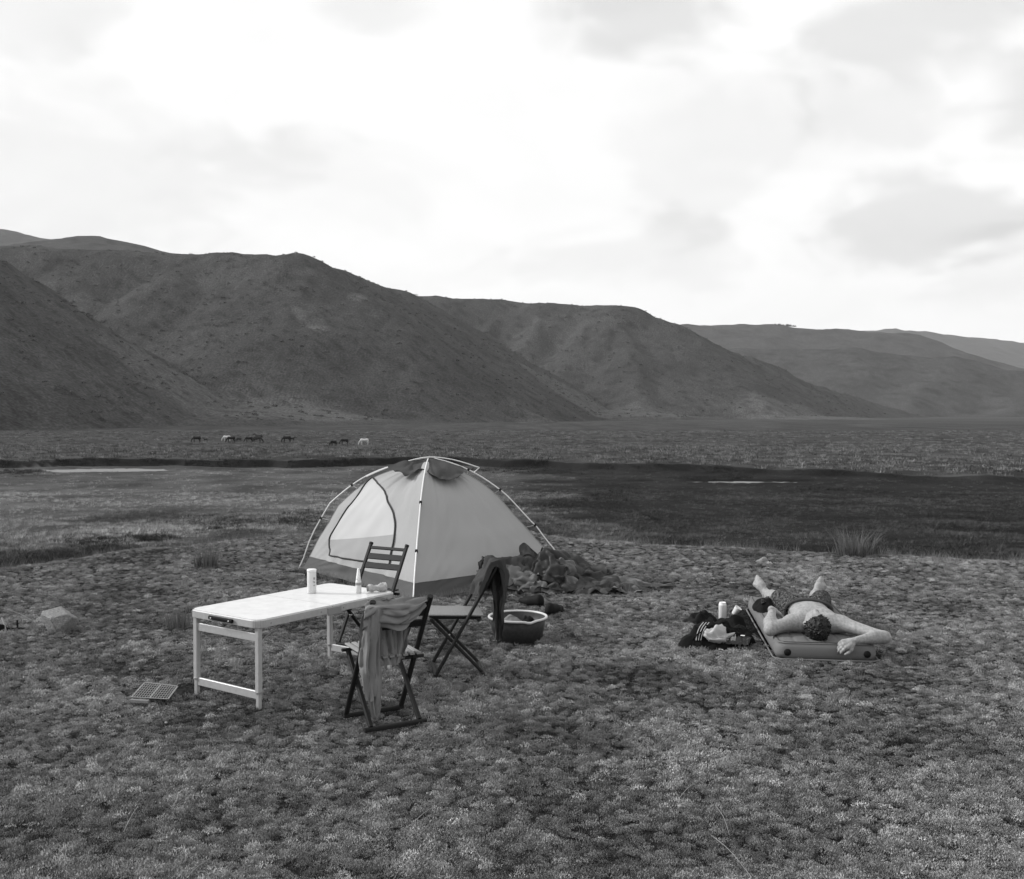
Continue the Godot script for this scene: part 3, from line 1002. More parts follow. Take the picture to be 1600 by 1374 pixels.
func build_tent() -> void:
	# corners: front, left, back, right
	var f := P(645, 942)
	var l := P(466, 890)
	var r := P(896, 903)
	tent_corner = [f, l, l + r - f, r]
	var T := thing("dome_tent", "pale dome tent without its outer sheet, dark groundsheet and crossing poles", "tent", Vector3.ZERO)
	for i in 4:
		var p := []
		for a in 34:
			var t := lerpf(0.135, 1.0, 1.0 - pow(1.0 - a / 33.0, 1.6))
			var line := []
			for b in 72: line.append(wall_at(i, b / 71.0, t))
			p.append(line)
		put(grid_mesh(p), "wall_panel", M.tent, T)
		p = []
		for a in 8:
			var line := []
			for b in 40: line.append(wall_at(i, b / 39.0, a / 7.0 * 0.138, 0.004))
			p.append(line)
		put(grid_mesh(p), "groundsheet_side", M.tent_dark, T)
	# roof cap of see-through mesh cloth, white in one corner
	for i in 4:
		var p := []
		for a in 8:
			var line := []
			for b in 14:
				var q := wall_at(i, b / 13.0, 1.0).lerp(tent_top + Vector3(0, -0.05, 0), a / 7.0)
				q.y += 0.05 * sin(PI * a / 7.0)
				line.append(q)
			p.append(line)
		put(grid_mesh(p), "roof_panel", M.mesh_light if i >= 2 else M.tent_mid, T)
	# door on the front-left wall
	var lp := [[582, 744], [556, 780], [531, 815], [516, 842], [516, 868]]
	var rp := [[583, 744], [601, 766], [614, 797], [618, 832], [609, 884]]
	var ls := []
	var rs := []
	for q in lp:
		var v := door_st(q[0], q[1], 0)
		ls.append(Vector3(v.x, v.y, 0))
	for q in rp:
		var v := door_st(q[0], q[1], 0)
		rs.append(Vector3(v.x, v.y, 0))
	var up := []
	var low := []
	var zl := []
	var zr := []
	for a in 31:
		var v := a / 30.0
		var A := along(ls, v)
		var B := along(rs, v)
		var line := []
		for b in 17:
			var q := A.lerp(B, b / 16.0)
			line.append(wall_at(0, q.x, q.y, 0.009))
		if a <= 23: up.append(line)
		if a >= 23: low.append(line)
		zl.append(wall_at(0, A.x, A.y, 0.013))
		zr.append(wall_at(0, B.x, B.y, 0.013))
	put(grid_mesh(up), "door_mesh", M.mesh_light, T)
	put(grid_mesh(low), "door_panel", M.tent_mid, T)
	var zip := []
	for a in range(30, -1, -1): zip.append(zl[a])
	for a in 31: zip.append(zr[a])
	var zp := put(tube(zip, 0.009, 6), "door_zip", M.zip, T)
	tag(zp, "dark zip round the door", "")
	put(tube(low[low.size() - 1], 0.008, 6), "door_sill", M.zip, T)
	for i in 4:
		var sp := []
		for a in 30: sp.append(wall_at(i, 0.0, lerpf(0.14, 1.0, a / 29.0), 0.002))
		put(tube(sp, 0.0045, 6), "corner_seam", M.tent_mid, T)
		var hs := []
		for a in 60: hs.append(wall_at(i, a / 59.0, 0.136, 0.004))
		put(tube(hs, 0.004, 6), "hem_seam", M.tent_mid, T)
	# poles
	for pr in [[0, 2], [1, 3]]:
		var pts := []
		for a in 25: pts.append(pole_at(pr[0], 1.0 - a / 24.0))
		for a in range(1, 25): pts.append(pole_at(pr[1], a / 24.0))
		put(tube(pts, 0.0068, 8), "pole", M.pole, T)
	var br := [PZ(572, 745, 11.3), PZ(600, 733, 11.35), PZ(640, 720, 11.4), PZ(672, 714.5, 11.42), PZ(710, 719, 11.45), PZ(749, 731, 11.5)]
	put(tube(curve(br, 20), 0.0065, 8), "brow_pole", M.pole, T)
	put(tube([PZ(749, 731, 11.5), PZ(741, 738, 11.5)], 0.006, 6), "pole_tip", M.pole, T)
	# clips that hold the walls to the poles
	for q in [[1, 0.82], [1, 0.58], [0, 0.80], [0, 0.55], [3, 0.74], [3, 0.50], [3, 0.28], [2, 0.7], [2, 0.45]]:
		var a := pole_at(q[0], q[1])
		var b := seam_at(q[0], lin(POLE_L if q[0] == 1 else POLE_R, q[1]) / 1.2)
		var cl := put(bar(a, a.lerp(b, 0.95), 0.022, 0.006), "clip", M.paper, T)
		var d: Vector3 = (pole_at(q[0], q[1] + 0.02) - pole_at(q[0], q[1] - 0.02)).normalized()
		put(tube([a - d * 0.012, a + d * 0.012], 0.015, 8), "clip_hook", M.black, cl)
	# loose flap gathered over the top
	var c1 := []
	for row in [[[604, 727, 11.3], [632, 721, 11.38], [654, 719, 11.42], [672, 717, 11.44], [700, 722, 11.4], [724, 731, 11.35]], [[612, 735, 11.2], [634, 735, 11.2], [655, 729, 11.32], [680, 732, 11.15], [706, 739, 11.15], [724, 739, 11.2]], [[624, 734, 11.12], [636, 743, 11.06], [656, 735, 11.2], [684, 746, 11.0], [704, 751, 11.02], [716, 746, 11.1]]]:
		var line := []
		for q in row: line.append(PZ(q[0], q[1], q[2]))
		c1.append(line)
	put(cloth(c1, 48, 18, 0.014, Vector2(3.0, 1.2), 3.0), "gathered_flap", M.mid_cloth, T)
	# webbing loops at the feet of the poles
	for i in [0, 1, 3]:
		var k: Vector3 = tent_corner[i]
		var inw := (tent_top - k) * Vector3(1, 0, 1)
		put(bar(k + Vector3(0, 0.02, 0), k + inw.normalized() * 0.12 + Vector3(0, 0.03, 0), 0.025, 0.004), "corner_strap", M.paper, T)

# ============================================================ table
func build_table() -> void:
	var nr := P(402.6, 970, 0.55)
	var nl := P(294, 951, 0.55)
	var fr := P(617.5, 925, 0.55)
	var ax := (fr - nr).normalized()            # long way, away from the viewer
	var az := (nl - nr).normalized()            # across
	az = (az - ax * az.dot(ax)).normalized()
	var T := Node3D.new()
	T.name = numbered("folding_table")
	add_child(T)
	tag(T, "white folding camp table with aluminium rim and legs", "table")
	T.transform = Transform3D(Basis(ax, Vector3.UP, ax.cross(Vector3.UP)), Vector3(nr.x, 0, nr.z))
	var sgn := signf(az.dot(ax.cross(Vector3.UP)))
	var L := 1.23
	var W := 0.65 * sgn
	var z0 := minf(0.0, W)
	var z1 := maxf(0.0, W)
	var R := 0.055
	for h in 2:
		var x0 := h * (L / 2 + 0.0015)
		var x1 := x0 + L / 2 - 0.0015
		var ra := [R if h == 1 else 0.001, R if h == 1 else 0.001, R if h == 0 else 0.001, R if h == 0 else 0.001]
		var half := put(prism(round_rect(x0 + 0.004, z0 + 0.004, x1 - (0.004 if h == 1 else 0.0), z1 - 0.004, ra), 0.515, 0.55, 0.004), "table_leaf", M.white_top, T)
		# the rim runs round three sides
		var poly := round_rect(x0, z0, x1, z1, ra)
		var pts := []
		for q in poly: pts.append(q)
		var st := newst()
		var n := pts.size()
		for i in n:
			var a: Vector2 = pts[i]
			var b: Vector2 = pts[(i + 1) % n]
			var join_x: float = x1 if h == 0 else x0
			if absf(a.x - join_x) < 0.01 and absf(b.x - join_x) < 0.01: continue
			bar_to(st, Vector3(a.x, 0.5215, a.y), Vector3(b.x, 0.5215, b.y), 0.012, 0.045, Vector3.UP, 0.002)
		put(done(st), "rim", M.alu, half)
		for q in [[0.16, z0], [0.5, z0], [0.84, z0], [0.16, z1], [0.84, z1]]:
			var c := Vector3(lerpf(x0, x1, q[0]), 0.52, q[1])
			var s := signf(c.z - (z0 + z1) / 2)
			put(tube([c + Vector3(0, 0, s * 0.004), c + Vector3(0, 0, s * 0.009)], 0.005, 8), "rivet", M.rivet, half)
	# latch plates at the fold
	for zz in [z0, z1]:
		var s := signf(zz - (z0 + z1) / 2)
		put(bar(Vector3(L / 2 - 0.045, 0.512, zz + s * 0.009), Vector3(L / 2 + 0.075, 0.512, zz + s * 0.009), 0.006, 0.05), "hinge_plate", M.rivet, T)
	# carrying handle on the near end
	var hz := (z0 + z1) / 2
	var H := put(bar(Vector3(-0.016, 0.522, hz - 0.11), Vector3(-0.016, 0.522, hz + 0.11), 0.018, 0.024, Vector3.UP, 0.006), "carrying_handle", M.black, T)
	for s in [-1, 1]: put(tube([Vector3(-0.022, 0.522, hz + s * 0.085), Vector3(-0.028, 0.522, hz + s * 0.085)], 0.005, 8), "screw", M.can, H)
	# legs
	for e in [0.03, L - 0.03]:
		for zz in [z0 + 0.03, z1 - 0.03]:
			var leg := put(bar(Vector3(e, 0.105, zz), Vector3(e, 0.515, zz), 0.032, 0.036, Vector3.BACK, 0.004), "leg", M.alu, T)
			put(bar(Vector3(e, 0.0, zz), Vector3(e, 0.105, zz), 0.026, 0.030, Vector3.BACK, 0.004), "leg_extension", M.alu, leg)
			put(tube([Vector3(e, 0.098, zz), Vector3(e, 0.108, zz)], 0.023, 8), "collar", M.rivet, leg)
		put(bar(Vector3(e, 0.085, z0 + 0.046), Vector3(e, 0.085, z1 - 0.046), 0.016, 0.05), "foot_rail", M.alu, T)
		put(bar(Vector3(e, 0.435, z0 + 0.046), Vector3(e, 0.435, z1 - 0.046), 0.014, 0.05), "upper_rail", M.alu, T)
		for zz in [z0 + 0.03, z1 - 0.03]:
			var d := 0.2 if e < 0.5 else -0.2
			put(tube([Vector3(e, 0.39, zz), Vector3(e + d * 0.16, 0.42, zz), Vector3(e + d, 0.505, zz)], 0.004, 6), "brace", M.rivet, T)
	# things on the table
	var c := P(487, 927, 0.55)
	var can := thing("tall_can", "tall white cylindrical can with a pale lid standing on the table", "can", Vector3(c.x, 0.551, c.z))
	put(lathe([Vector2(0, 0), Vector2(0.030, 0), Vector2(0.0315, 0.004), Vector2(0.0315, 0.145), Vector2(0.030, 0.15), Vector2(0, 0.15)], 28), "can_body", M.can, can)
	put(lathe([Vector2(0.0, 0.1505), Vector2(0.033, 0.1505), Vector2(0.033, 0.163), Vector2(0.030, 0.166), Vector2(0, 0.166)], 28), "lid", M.can_top, can)
	for q in [[0.75, 0.104, 0.012, 0.016], [0.8, 0.078, 0.009, 0.011], [0.55, 0.082, 0.005, 0.008], [0.7, 0.055, 0.010, 0.006], [0.95, 0.058, 0.006, 0.005]]:
		var a: float = q[0]
		var n := Vector3(sin(a), 0, cos(a))
		var pc := n * 0.0322 + Vector3(0, q[1], 0)
		put(bar(pc - Vector3(0, q[3] / 2, 0), pc + Vector3(0, q[3] / 2, 0), q[2], 0.001, n, 0.0), "printed_mark", M.rivet, can)
	c = P(560, 927, 0.55)
	var bo := thing("squeeze_bottle", "slim white bottle with a long tapered cap on the table", "bottle", Vector3(c.x, 0.551, c.z))
	put(lathe([Vector2(0, 0), Vector2(0.019, 0), Vector2(0.0205, 0.004), Vector2(0.0205, 0.05), Vector2(0.0205, 0.078), Vector2(0.017, 0.09), Vector2(0.0, 0.09)], 24), "bottle_body", M.can, bo)
	put(lathe([Vector2(0, 0.0905), Vector2(0.0175, 0.0905), Vector2(0.015, 0.115), Vector2(0.008, 0.165), Vector2(0.005, 0.172), Vector2(0, 0.172)], 20), "nozzle_cap", M.can_top, bo)
	put(lathe([Vector2(0.0208, 0.055), Vector2(0.0214, 0.057), Vector2(0.0214, 0.071), Vector2(0.0208, 0.073)], 24), "label_band", M.rivet, bo)
	c = P(588, 925, 0.55)
	var cup := thing("crumpled_cup", "crumpled pale paper cup lying on its side by the table corner", "cup", Vector3(c.x, 0.551, c.z), 0.45)
	var p := []
	for i in 22:
		var v := i / 21.0
		var line := []
		for k in 26:
			var a := TAU * k / 26
			var r := lerpf(0.026, 0.030, v) * (1.0 + 0.38 * n_fold.get_noise_3d(cos(a) * 1.2, v * 4.0, sin(a) * 1.2))
			r *= minf(1.0, 0.75 + 2.0 * v) * (1.0 - 0.35 * exp(-pow((v - 0.45) * 6.0, 2.0)))
			line.append(Vector3(lerpf(-0.065, 0.07, v), maxf(0.001, 0.027 + sin(a) * r), cos(a) * r))
		p.append(line)
	put(grid_mesh(p, true), "cup_side", M.paper, cup)
	put(lathe([Vector2(0, 0), Vector2(0.021, 0), Vector2(0.021, 0.002), Vector2(0, 0.003)], 20), "cup_base", M.fly_light, cup).transform = Transform3D(Basis(Vector3.BACK, PI / 2), Vector3(-0.064, 0.026, 0))

# ============================================================ chairs
func chair(label: String, at: Vector3, facing: Vector2, seat_mat: Material) -> Node3D:
	# local: x across, y up, -z the way the sitter faces
	var T := thing("folding_chair", label, "chair", at + Vector3(0, 0.012, 0), atan2(-facing.x, -facing.y), "folding wooden chairs round the camp table")
	var W := 0.175
	for s in [-1.0, 1.0]:
		put(bar(Vector3(s * W, 0.74, 0.25), Vector3(s * W, 0.028, -0.155), 0.022, 0.030, Vector3.RIGHT, 0.006), "back_post", M.wood, T)
		var cap := T.get_child(T.get_child_count() - 1)
		put(tube([Vector3(s * W, 0.738, 0.249), Vector3(s * W, 0.752, 0.257)], 0.017, 10), "post_cap", M.wood, cap)
		put(bar(Vector3(s * (W - 0.026), 0.392, -0.19), Vector3(s * (W - 0.026), 0.028, 0.155), 0.022, 0.028, Vector3.RIGHT, 0.006), "leg", M.wood, T)
		put(tube([Vector3(s * (W + 0.013), 0.225, -0.043), Vector3(s * (W - 0.04), 0.225, -0.043)], 0.006, 8), "pivot_bolt", M.can, T)
		put(bar(Vector3(s * (W - 0.052), 0.405, -0.20), Vector3(s * (W - 0.052), 0.395, 0.15), 0.02, 0.026, Vector3.UP, 0.005), "seat_rail", M.wood, T)
	for y in [[0.715, 0.026], [0.652, 0.05], [0.585, 0.05]]:
		var z: float = 0.25 - (0.74 - y[0]) / 0.712 * 0.405
		put(bar(Vector3(-W + 0.011, y[0], z), Vector3(W - 0.011, y[0], z), 0.012, y[1], Vector3(0, 0.87, 0.49), 0.004), "back_slat", M.wood, T)
	for i in 8:
		var x := lerpf(-0.145, 0.145, i / 7.0)
		put(bar(Vector3(x, 0.425, -0.215), Vector3(x, 0.412, 0.165), 0.030, 0.012, Vector3.UP, 0.003), "seat_slat", seat_mat, T)
	for z in [[-0.19, 0.406], [0.13, 0.397]]:
		put(bar(Vector3(-W - 0.012, z[1] - 0.01, z[0]), Vector3(W + 0.012, z[1] - 0.01, z[0]), 0.022, 0.018, Vector3.UP, 0.005), "seat_crossbar", M.wood, T)
	for z in [-0.160, 0.160]:
		put(bar(Vector3(-W - 0.015, 0.016, z), Vector3(W + 0.015, 0.016, z), 0.028, 0.026, Vector3.UP, 0.006), "floor_rail", M.wood, T)
	for i in 4:
		for s in [-1.0, 1.0]:
			var y := 0.60 - i * 0.03
			var z := 0.25 - (0.74 - y) / 0.712 * 0.405
			put(tube([Vector3(s * (W + 0.010), y, z), Vector3(s * (W + 0.0135), y, z)], 0.004, 6), "stud", M.can, T)
	return T

func build_chairs() -> void:
	# the chair in front, seen from behind
	var a1 := P(540, 1127)
	var a2 := P(622, 1112)
	var b1 := P(572, 1148)
	var b2 := P(668, 1134)
	var mid := (a1 + a2 + b1 + b2) / 4.0
	var wdir := ((a2 - a1) + (b2 - b1)).normalized()
	var fd := Vector3(-wdir.z, 0, wdir.x)
	if fd.dot((a1 + a2) - (b1 + b2)) < 0.0: fd = -fd
	var A := chair("dark folding chair with a pale shirt hung over its back", mid, Vector2(fd.x, fd.z), M.slat_light)
	drape_shirt(A)
	# the chair beyond the table
	var B := chair("dark folding chair with a bare back between the table and the tent", Vector3(-1.10, 0, -7.90), Vector2(-0.5, 0.866).normalized(), M.wood)
	# the chair by the basin
	var c1 := P(676, 1043)
	var c2 := P(681, 1063)
	var c3 := P(755, 1062)
	var w := (c2 - c1).normalized()
	var f := Vector3(w.z, 0, -w.x)
	if f.dot(c2 - c3) < 0.0: f = -f
	var C := chair("dark folding chair with a pale seat beside the washing basin", (c1 + c2) / 2.0 - f * 0.16, Vector2(f.x, f.z), M.slat_light)
	drape_trousers(C)

func drape_shirt(A: Node3D) -> void:
	# all in the chair's own space: the back lies at z 0.18 .. 0.26, the viewer beyond it
	var T := thing("draped_shirt", "crumpled pale grey shirt hung over the chair back, one sleeve reaching down", "shirt")
	T.transform = A.transform
	var v := func(x: float, y: float, z: float) -> Vector3: return Vector3(x, y, z)
	# swag over the top rail on the outside
	var outer := [
		[v.call(-0.215, 0.735, 0.235), v.call(-0.14, 0.768, 0.235), v.call(-0.05, 0.752, 0.232), v.call(0.05, 0.748, 0.232), v.call(0.16, 0.745, 0.232)],
		[v.call(-0.235, 0.70, 0.285), v.call(-0.14, 0.725, 0.292), v.call(-0.04, 0.70, 0.288), v.call(0.05, 0.71, 0.282), v.call(0.15, 0.735, 0.266)],
		[v.call(-0.24, 0.62, 0.27), v.call(-0.13, 0.655, 0.285), v.call(-0.02, 0.625, 0.275), v.call(0.07, 0.66, 0.27), v.call(0.14, 0.72, 0.262)],
		[v.call(-0.24, 0.55, 0.25), v.call(-0.13, 0.60, 0.262), v.call(-0.01, 0.585, 0.25), v.call(0.07, 0.64, 0.258), v.call(0.135, 0.712, 0.258)]]
	put(cloth(outer, 60, 44, 0.016, Vector2(1.3, 3.2), 1.0), "shirt_back", M.shirt, T)
	var inner := [
		[v.call(-0.20, 0.737, 0.234), v.call(-0.10, 0.762, 0.232), v.call(0.0, 0.75, 0.23), v.call(0.15, 0.744, 0.23)],
		[v.call(-0.20, 0.64, 0.155), v.call(-0.10, 0.65, 0.16), v.call(0.02, 0.64, 0.16), v.call(0.12, 0.65, 0.165)],
		[v.call(-0.19, 0.53, 0.10), v.call(-0.08, 0.52, 0.105), v.call(0.03, 0.51, 0.10), v.call(0.105, 0.53, 0.105)],
		[v.call(-0.15, 0.44, 0.075), v.call(-0.06, 0.435, 0.085), v.call(0.01, 0.435, 0.08), v.call(0.07, 0.445, 0.085)]]
	put(cloth(inner, 50, 30, 0.02, Vector2(4.5, 0.7), 2.0), "shirt_front", M.shirt, T)
	var under := [
		[v.call(-0.16, 0.66, 0.155), v.call(-0.08, 0.66, 0.16), v.call(0.02, 0.66, 0.16), v.call(0.11, 0.67, 0.158)],
		[v.call(-0.15, 0.55, 0.115), v.call(-0.07, 0.54, 0.12), v.call(0.02, 0.54, 0.12), v.call(0.10, 0.55, 0.115)],
		[v.call(-0.14, 0.45, 0.115), v.call(-0.06, 0.44, 0.13), v.call(0.02, 0.44, 0.13), v.call(0.09, 0.46, 0.12)],
		[v.call(-0.12, 0.40, 0.155), v.call(-0.06, 0.37, 0.175), v.call(0.0, 0.365, 0.175), v.call(0.06, 0.41, 0.16)]]
	put(cloth(under, 50, 30, 0.02, Vector2(4.0, 0.7), 5.0), "shirt_hem", M.shirt, T)
	var sleeve := [
		[v.call(-0.235, 0.70, 0.262), v.call(-0.19, 0.73, 0.295), v.call(-0.13, 0.70, 0.288)],
		[v.call(-0.245, 0.55, 0.24), v.call(-0.205, 0.55, 0.285), v.call(-0.15, 0.55, 0.268)],
		[v.call(-0.26, 0.42, 0.235), v.call(-0.215, 0.42, 0.278), v.call(-0.165, 0.42, 0.25)],
		[v.call(-0.235, 0.32, 0.245), v.call(-0.205, 0.32, 0.275), v.call(-0.165, 0.33, 0.255)],
		[v.call(-0.215, 0.22, 0.25), v.call(-0.195, 0.21, 0.268), v.call(-0.175, 0.24, 0.255)]]
	put(cloth(sleeve, 30, 60, 0.02, Vector2(2.0, 1.6), 7.0), "sleeve", M.shirt, T)
	var sleeve2 := [
		[v.call(-0.21, 0.62, 0.250), v.call(-0.17, 0.62, 0.268), v.call(-0.12, 0.62, 0.255)],
		[v.call(-0.215, 0.46, 0.245), v.call(-0.17, 0.45, 0.262), v.call(-0.125, 0.46, 0.248)],
		[v.call(-0.205, 0.30, 0.245), v.call(-0.165, 0.30, 0.262), v.call(-0.125, 0.31, 0.245)],
		[v.call(-0.195, 0.17, 0.248), v.call(-0.165, 0.165, 0.262), v.call(-0.13, 0.18, 0.245)],
		[v.call(-0.18, 0.10, 0.25), v.call(-0.16, 0.095, 0.258), v.call(-0.145, 0.11, 0.248)]]
	put(cloth(sleeve2, 24, 40, 0.018, Vector2(2.0, 1.4), 9.0), "sleeve", M.shirt, T)

func drape_trousers(C: Node3D) -> void:
	var T := thing("draped_trousers", "dark trousers hung over the chair back, one leg dangling by the basin", "trousers")
	T.transform = C.transform
	var v := func(x: float, y: float, z: float) -> Vector3: return Vector3(x, y, z)
	# the side away from the seat, over the top and down the seat side
	var sheet := [
		[v.call(0.21, 0.53, 0.115), v.call(0.1, 0.52, 0.105), v.call(-0.02, 0.53, 0.11), v.call(-0.15, 0.56, 0.125), v.call(-0.215, 0.55, 0.13)],
		[v.call(0.215, 0.65, 0.165), v.call(0.1, 0.65, 0.16), v.call(-0.02, 0.65, 0.162), v.call(-0.15, 0.66, 0.172), v.call(-0.215, 0.65, 0.18)],
		[v.call(0.205, 0.768, 0.235), v.call(0.1, 0.765, 0.225), v.call(-0.02, 0.76, 0.222), v.call(-0.15, 0.78, 0.235), v.call(-0.205, 0.755, 0.235)],
		[v.call(0.205, 0.72, 0.30), v.call(0.1, 0.715, 0.30), v.call(-0.02, 0.72, 0.305), v.call(-0.15, 0.72, 0.31), v.call(-0.21, 0.70, 0.30)],
		[v.call(0.20, 0.56, 0.29), v.call(0.1, 0.53, 0.305), v.call(-0.02, 0.54, 0.31), v.call(-0.14, 0.50, 0.315), v.call(-0.20, 0.50, 0.30)]]
	put(cloth(sheet, 44, 54, 0.032, Vector2(3.0, 1.6), 12.0), "waist", M.dark_cloth, T)
	var side := [
		[v.call(0.208, 0.745, 0.20), v.call(0.225, 0.758, 0.235), v.call(0.21, 0.745, 0.275)],
		[v.call(0.225, 0.66, 0.165), v.call(0.245, 0.67, 0.225), v.call(0.225, 0.66, 0.285)],
		[v.call(0.225, 0.55, 0.125), v.call(0.25, 0.55, 0.20), v.call(0.23, 0.56, 0.275)],
		[v.call(0.22, 0.50, 0.12), v.call(0.24, 0.49, 0.18), v.call(0.23, 0.52, 0.25)]]
	put(cloth(side, 26, 40, 0.03, Vector2(2.2, 1.3), 15.0), "seat_fold", M.mid_cloth, T)
	var leg := [
		[v.call(0.225, 0.735, 0.25), v.call(0.235, 0.745, 0.285), v.call(0.215, 0.735, 0.325)],
		[v.call(0.23, 0.58, 0.262), v.call(0.245, 0.58, 0.305), v.call(0.225, 0.58, 0.345)],
		[v.call(0.225, 0.42, 0.27), v.call(0.245, 0.42, 0.315), v.call(0.225, 0.42, 0.355)],
		[v.call(0.215, 0.28, 0.28), v.call(0.23, 0.28, 0.315), v.call(0.215, 0.28, 0.352)],
		[v.call(0.21, 0.16, 0.285), v.call(0.225, 0.155, 0.315), v.call(0.21, 0.165, 0.345)]]
	put(cloth(leg, 22, 50, 0.024, Vector2(1.8, 2.2), 18.0), "trouser_leg", M.dark_cloth, T)

# ============================================================ rain fly, shoes
func build_rain_fly() -> void:
	var c := P(838, 921)
	var T := thing("rain_fly", "crumpled outer sheet of the tent heaped on the grass", "tent sheet", Vector3(c.x, 0, c.z - 0.1))
	var hp := [[0.10, 0.02, 0.42, 0.26, 0.20, 1.0, 0], [-0.18, 0.10, 0.20, 0.18, 0.14, 4.0, 0], [0.52, 0.12, 0.40, 0.16, 0.07, 5.1, 1]]
	for h in hp:
		var o := put(heap(h[2], h[3], h[4], h[5], 6.0, 34, 96), "crumpled_fold", [M.fly, M.mid_cloth, M.fly_light][h[6]], T)
		o.position = Vector3(h[0], 0.0, h[1])
	# stiff creased edges and the long tail lying on the grass
	var tail := [
		[Vector3(0.55, 0.03, 0.12), Vector3(0.56, 0.08, 0.05), Vector3(0.55, 0.02, -0.03)],
		[Vector3(0.75, 0.025, 0.10), Vector3(0.76, 0.06, 0.05), Vector3(0.75, 0.02, -0.01)],
		[Vector3(0.95, 0.02, 0.07), Vector3(0.96, 0.04, 0.03), Vector3(0.95, 0.015, 0.0)],
		[Vector3(1.12, 0.02, 0.04), Vector3(1.12, 0.03, 0.03), Vector3(1.12, 0.015, 0.02)]]
	put(cloth(tail, 20, 40, 0.014, Vector2(3, 4), 22.0), "tail", M.fly_light, T)
	var peak := [
		[Vector3(-0.10, 0.08, 0.2), Vector3(-0.02, 0.26, 0.12), Vector3(0.05, 0.38, 0.02)],
		[Vector3(0.02, 0.06, 0.27), Vector3(0.08, 0.20, 0.22), Vector3(0.14, 0.31, 0.10)],
		[Vector3(0.14, 0.05, 0.30), Vector3(0.20, 0.13, 0.28), Vector3(0.26, 0.22, 0.16)]]
	put(cloth(peak, 40, 32, 0.03, Vector2(2.2, 2.5), 25.0), "raised_fold", M.fly, T)
	var lip := [
		[Vector3(-0.34, 0.06, 0.18), Vector3(-0.30, 0.15, 0.14), Vector3(-0.24, 0.22, 0.06)],
		[Vector3(-0.20, 0.03, 0.27), Vector3(-0.18, 0.12, 0.25), Vector3(-0.12, 0.2, 0.14)],
		[Vector3(-0.05, 0.02, 0.32), Vector3(-0.02, 0.09, 0.31), Vector3(0.02, 0.16, 0.22)]]
	put(cloth(lip, 36, 32, 0.03, Vector2(2.2, 2.5), 28.0), "raised_fold", M.fly_light, T)
	# loose creased sheets thrown over the heap
	var rs := RandomNumberGenerator.new()
	rs.seed = 5
	for q in [[-0.16, 0.14, 0.42, 0.24, 1], [0.10, 0.06, 0.56, 0.32, 0], [0.30, 0.04, 0.52, 0.26, 1], [0.08, 0.22, 0.44, 0.17, 0], [0.02, 0.28, 0.34, 0.12, 2], [0.40, 0.18, 0.56, 0.15, 0], [0.62, 0.12, 0.50, 0.10, 2], [0.46, 0.28, 0.40, 0.08, 1], [-0.06, -0.02, 0.44, 0.34, 1], [0.20, 0.16, 0.36, 0.24, 2]]:
		var sheet := []
		for i in 5:
			var line := []
			for j in 5:
				var dome := 1.0 - 0.55 * absf(j - 2.0) / 2.0 - 0.22 * (i - 1.0)
				line.append(Vector3(q[0] + (j - 2) * 0.25 * q[2] + rs.randf_range(-0.03, 0.03), maxf(0.012, q[3] * dome + rs.randf_range(-0.5, 0.35) * q[3] * 0.5), q[1] + (i - 2) * 0.16 * q[2] + rs.randf_range(-0.03, 0.03)))
			sheet.append(line)
		put(cloth(sheet, 72, 60, 0.016, Vector2(3.0, 2.6), q[0] * 13.0 + 60.0, 0.0, 0.05), "loose_sheet", [M.fly, M.mid_cloth, M.fly_light][q[4]], T)
	for o in T.get_children(): o.transform = Transform3D(Basis.from_scale(Vector3(1.28, 1.12, 1.1)), Vector3.ZERO) * o.transform
	# lines of the sheet run up to the pole foot
	var foot: Vector3 = tent_corner[3]
	put(tube([foot + Vector3(0.0, 0.02, 0) - T.position, pole_at(3, 0.86) - T.position], 0.004, 5), "guy_line", M.pole, T)
	put(tube(curve([foot + Vector3(0.05, 0.02, 0.04) - T.position, foot + Vector3(0.3, 0.02, 0.1) - T.position, foot + Vector3(0.62, 0.015, 0.17) - T.position], 8), 0.006, 5), "guy_line", M.pole, T)
	# dark shoes lying in front of it
	var k := 0
	for q in [[831, 947, 0.9, "black shoe with loose laces below the crumpled sheet"], [866, 960, -0.5, "black shoe turned toe first beside the washing basin"]]:
		var at := P(q[0], q[1])
		var S := thing("shoe", q[3], "shoe", at, q[2], "shoes beside the tent")
		var up := [[Vector3(0, 0.045, 0.09), Vector3(0, 0.04, -0.02), 0.042, 0.044], [Vector3(0, 0.04, -0.02), Vector3(0, 0.032, -0.12), 0.042, 0.032], [Vector3(0, 0.08, 0.085), Vector3(0, 0.06, 0.02), 0.036, 0.034]]
		put(flesh(up, 0.012, 0.008), "upper", M.black, S)
		put(prism(round_rect(-0.042, -0.155, 0.042, 0.13, [0.04, 0.035, 0.035, 0.04]), 0.0, 0.02, 0.004), "sole", M.jacket, S)
		for i in 3: put(tube([Vector3(-0.025, 0.088 - i * 0.009, -0.0 - i * 0.022), Vector3(0.0, 0.097 - i * 0.010, -0.0 - i * 0.022), Vector3(0.025, 0.088 - i * 0.009, 0.0 - i * 0.022)], 0.004, 5), "lace", M.fly_light, S)
		k += 1

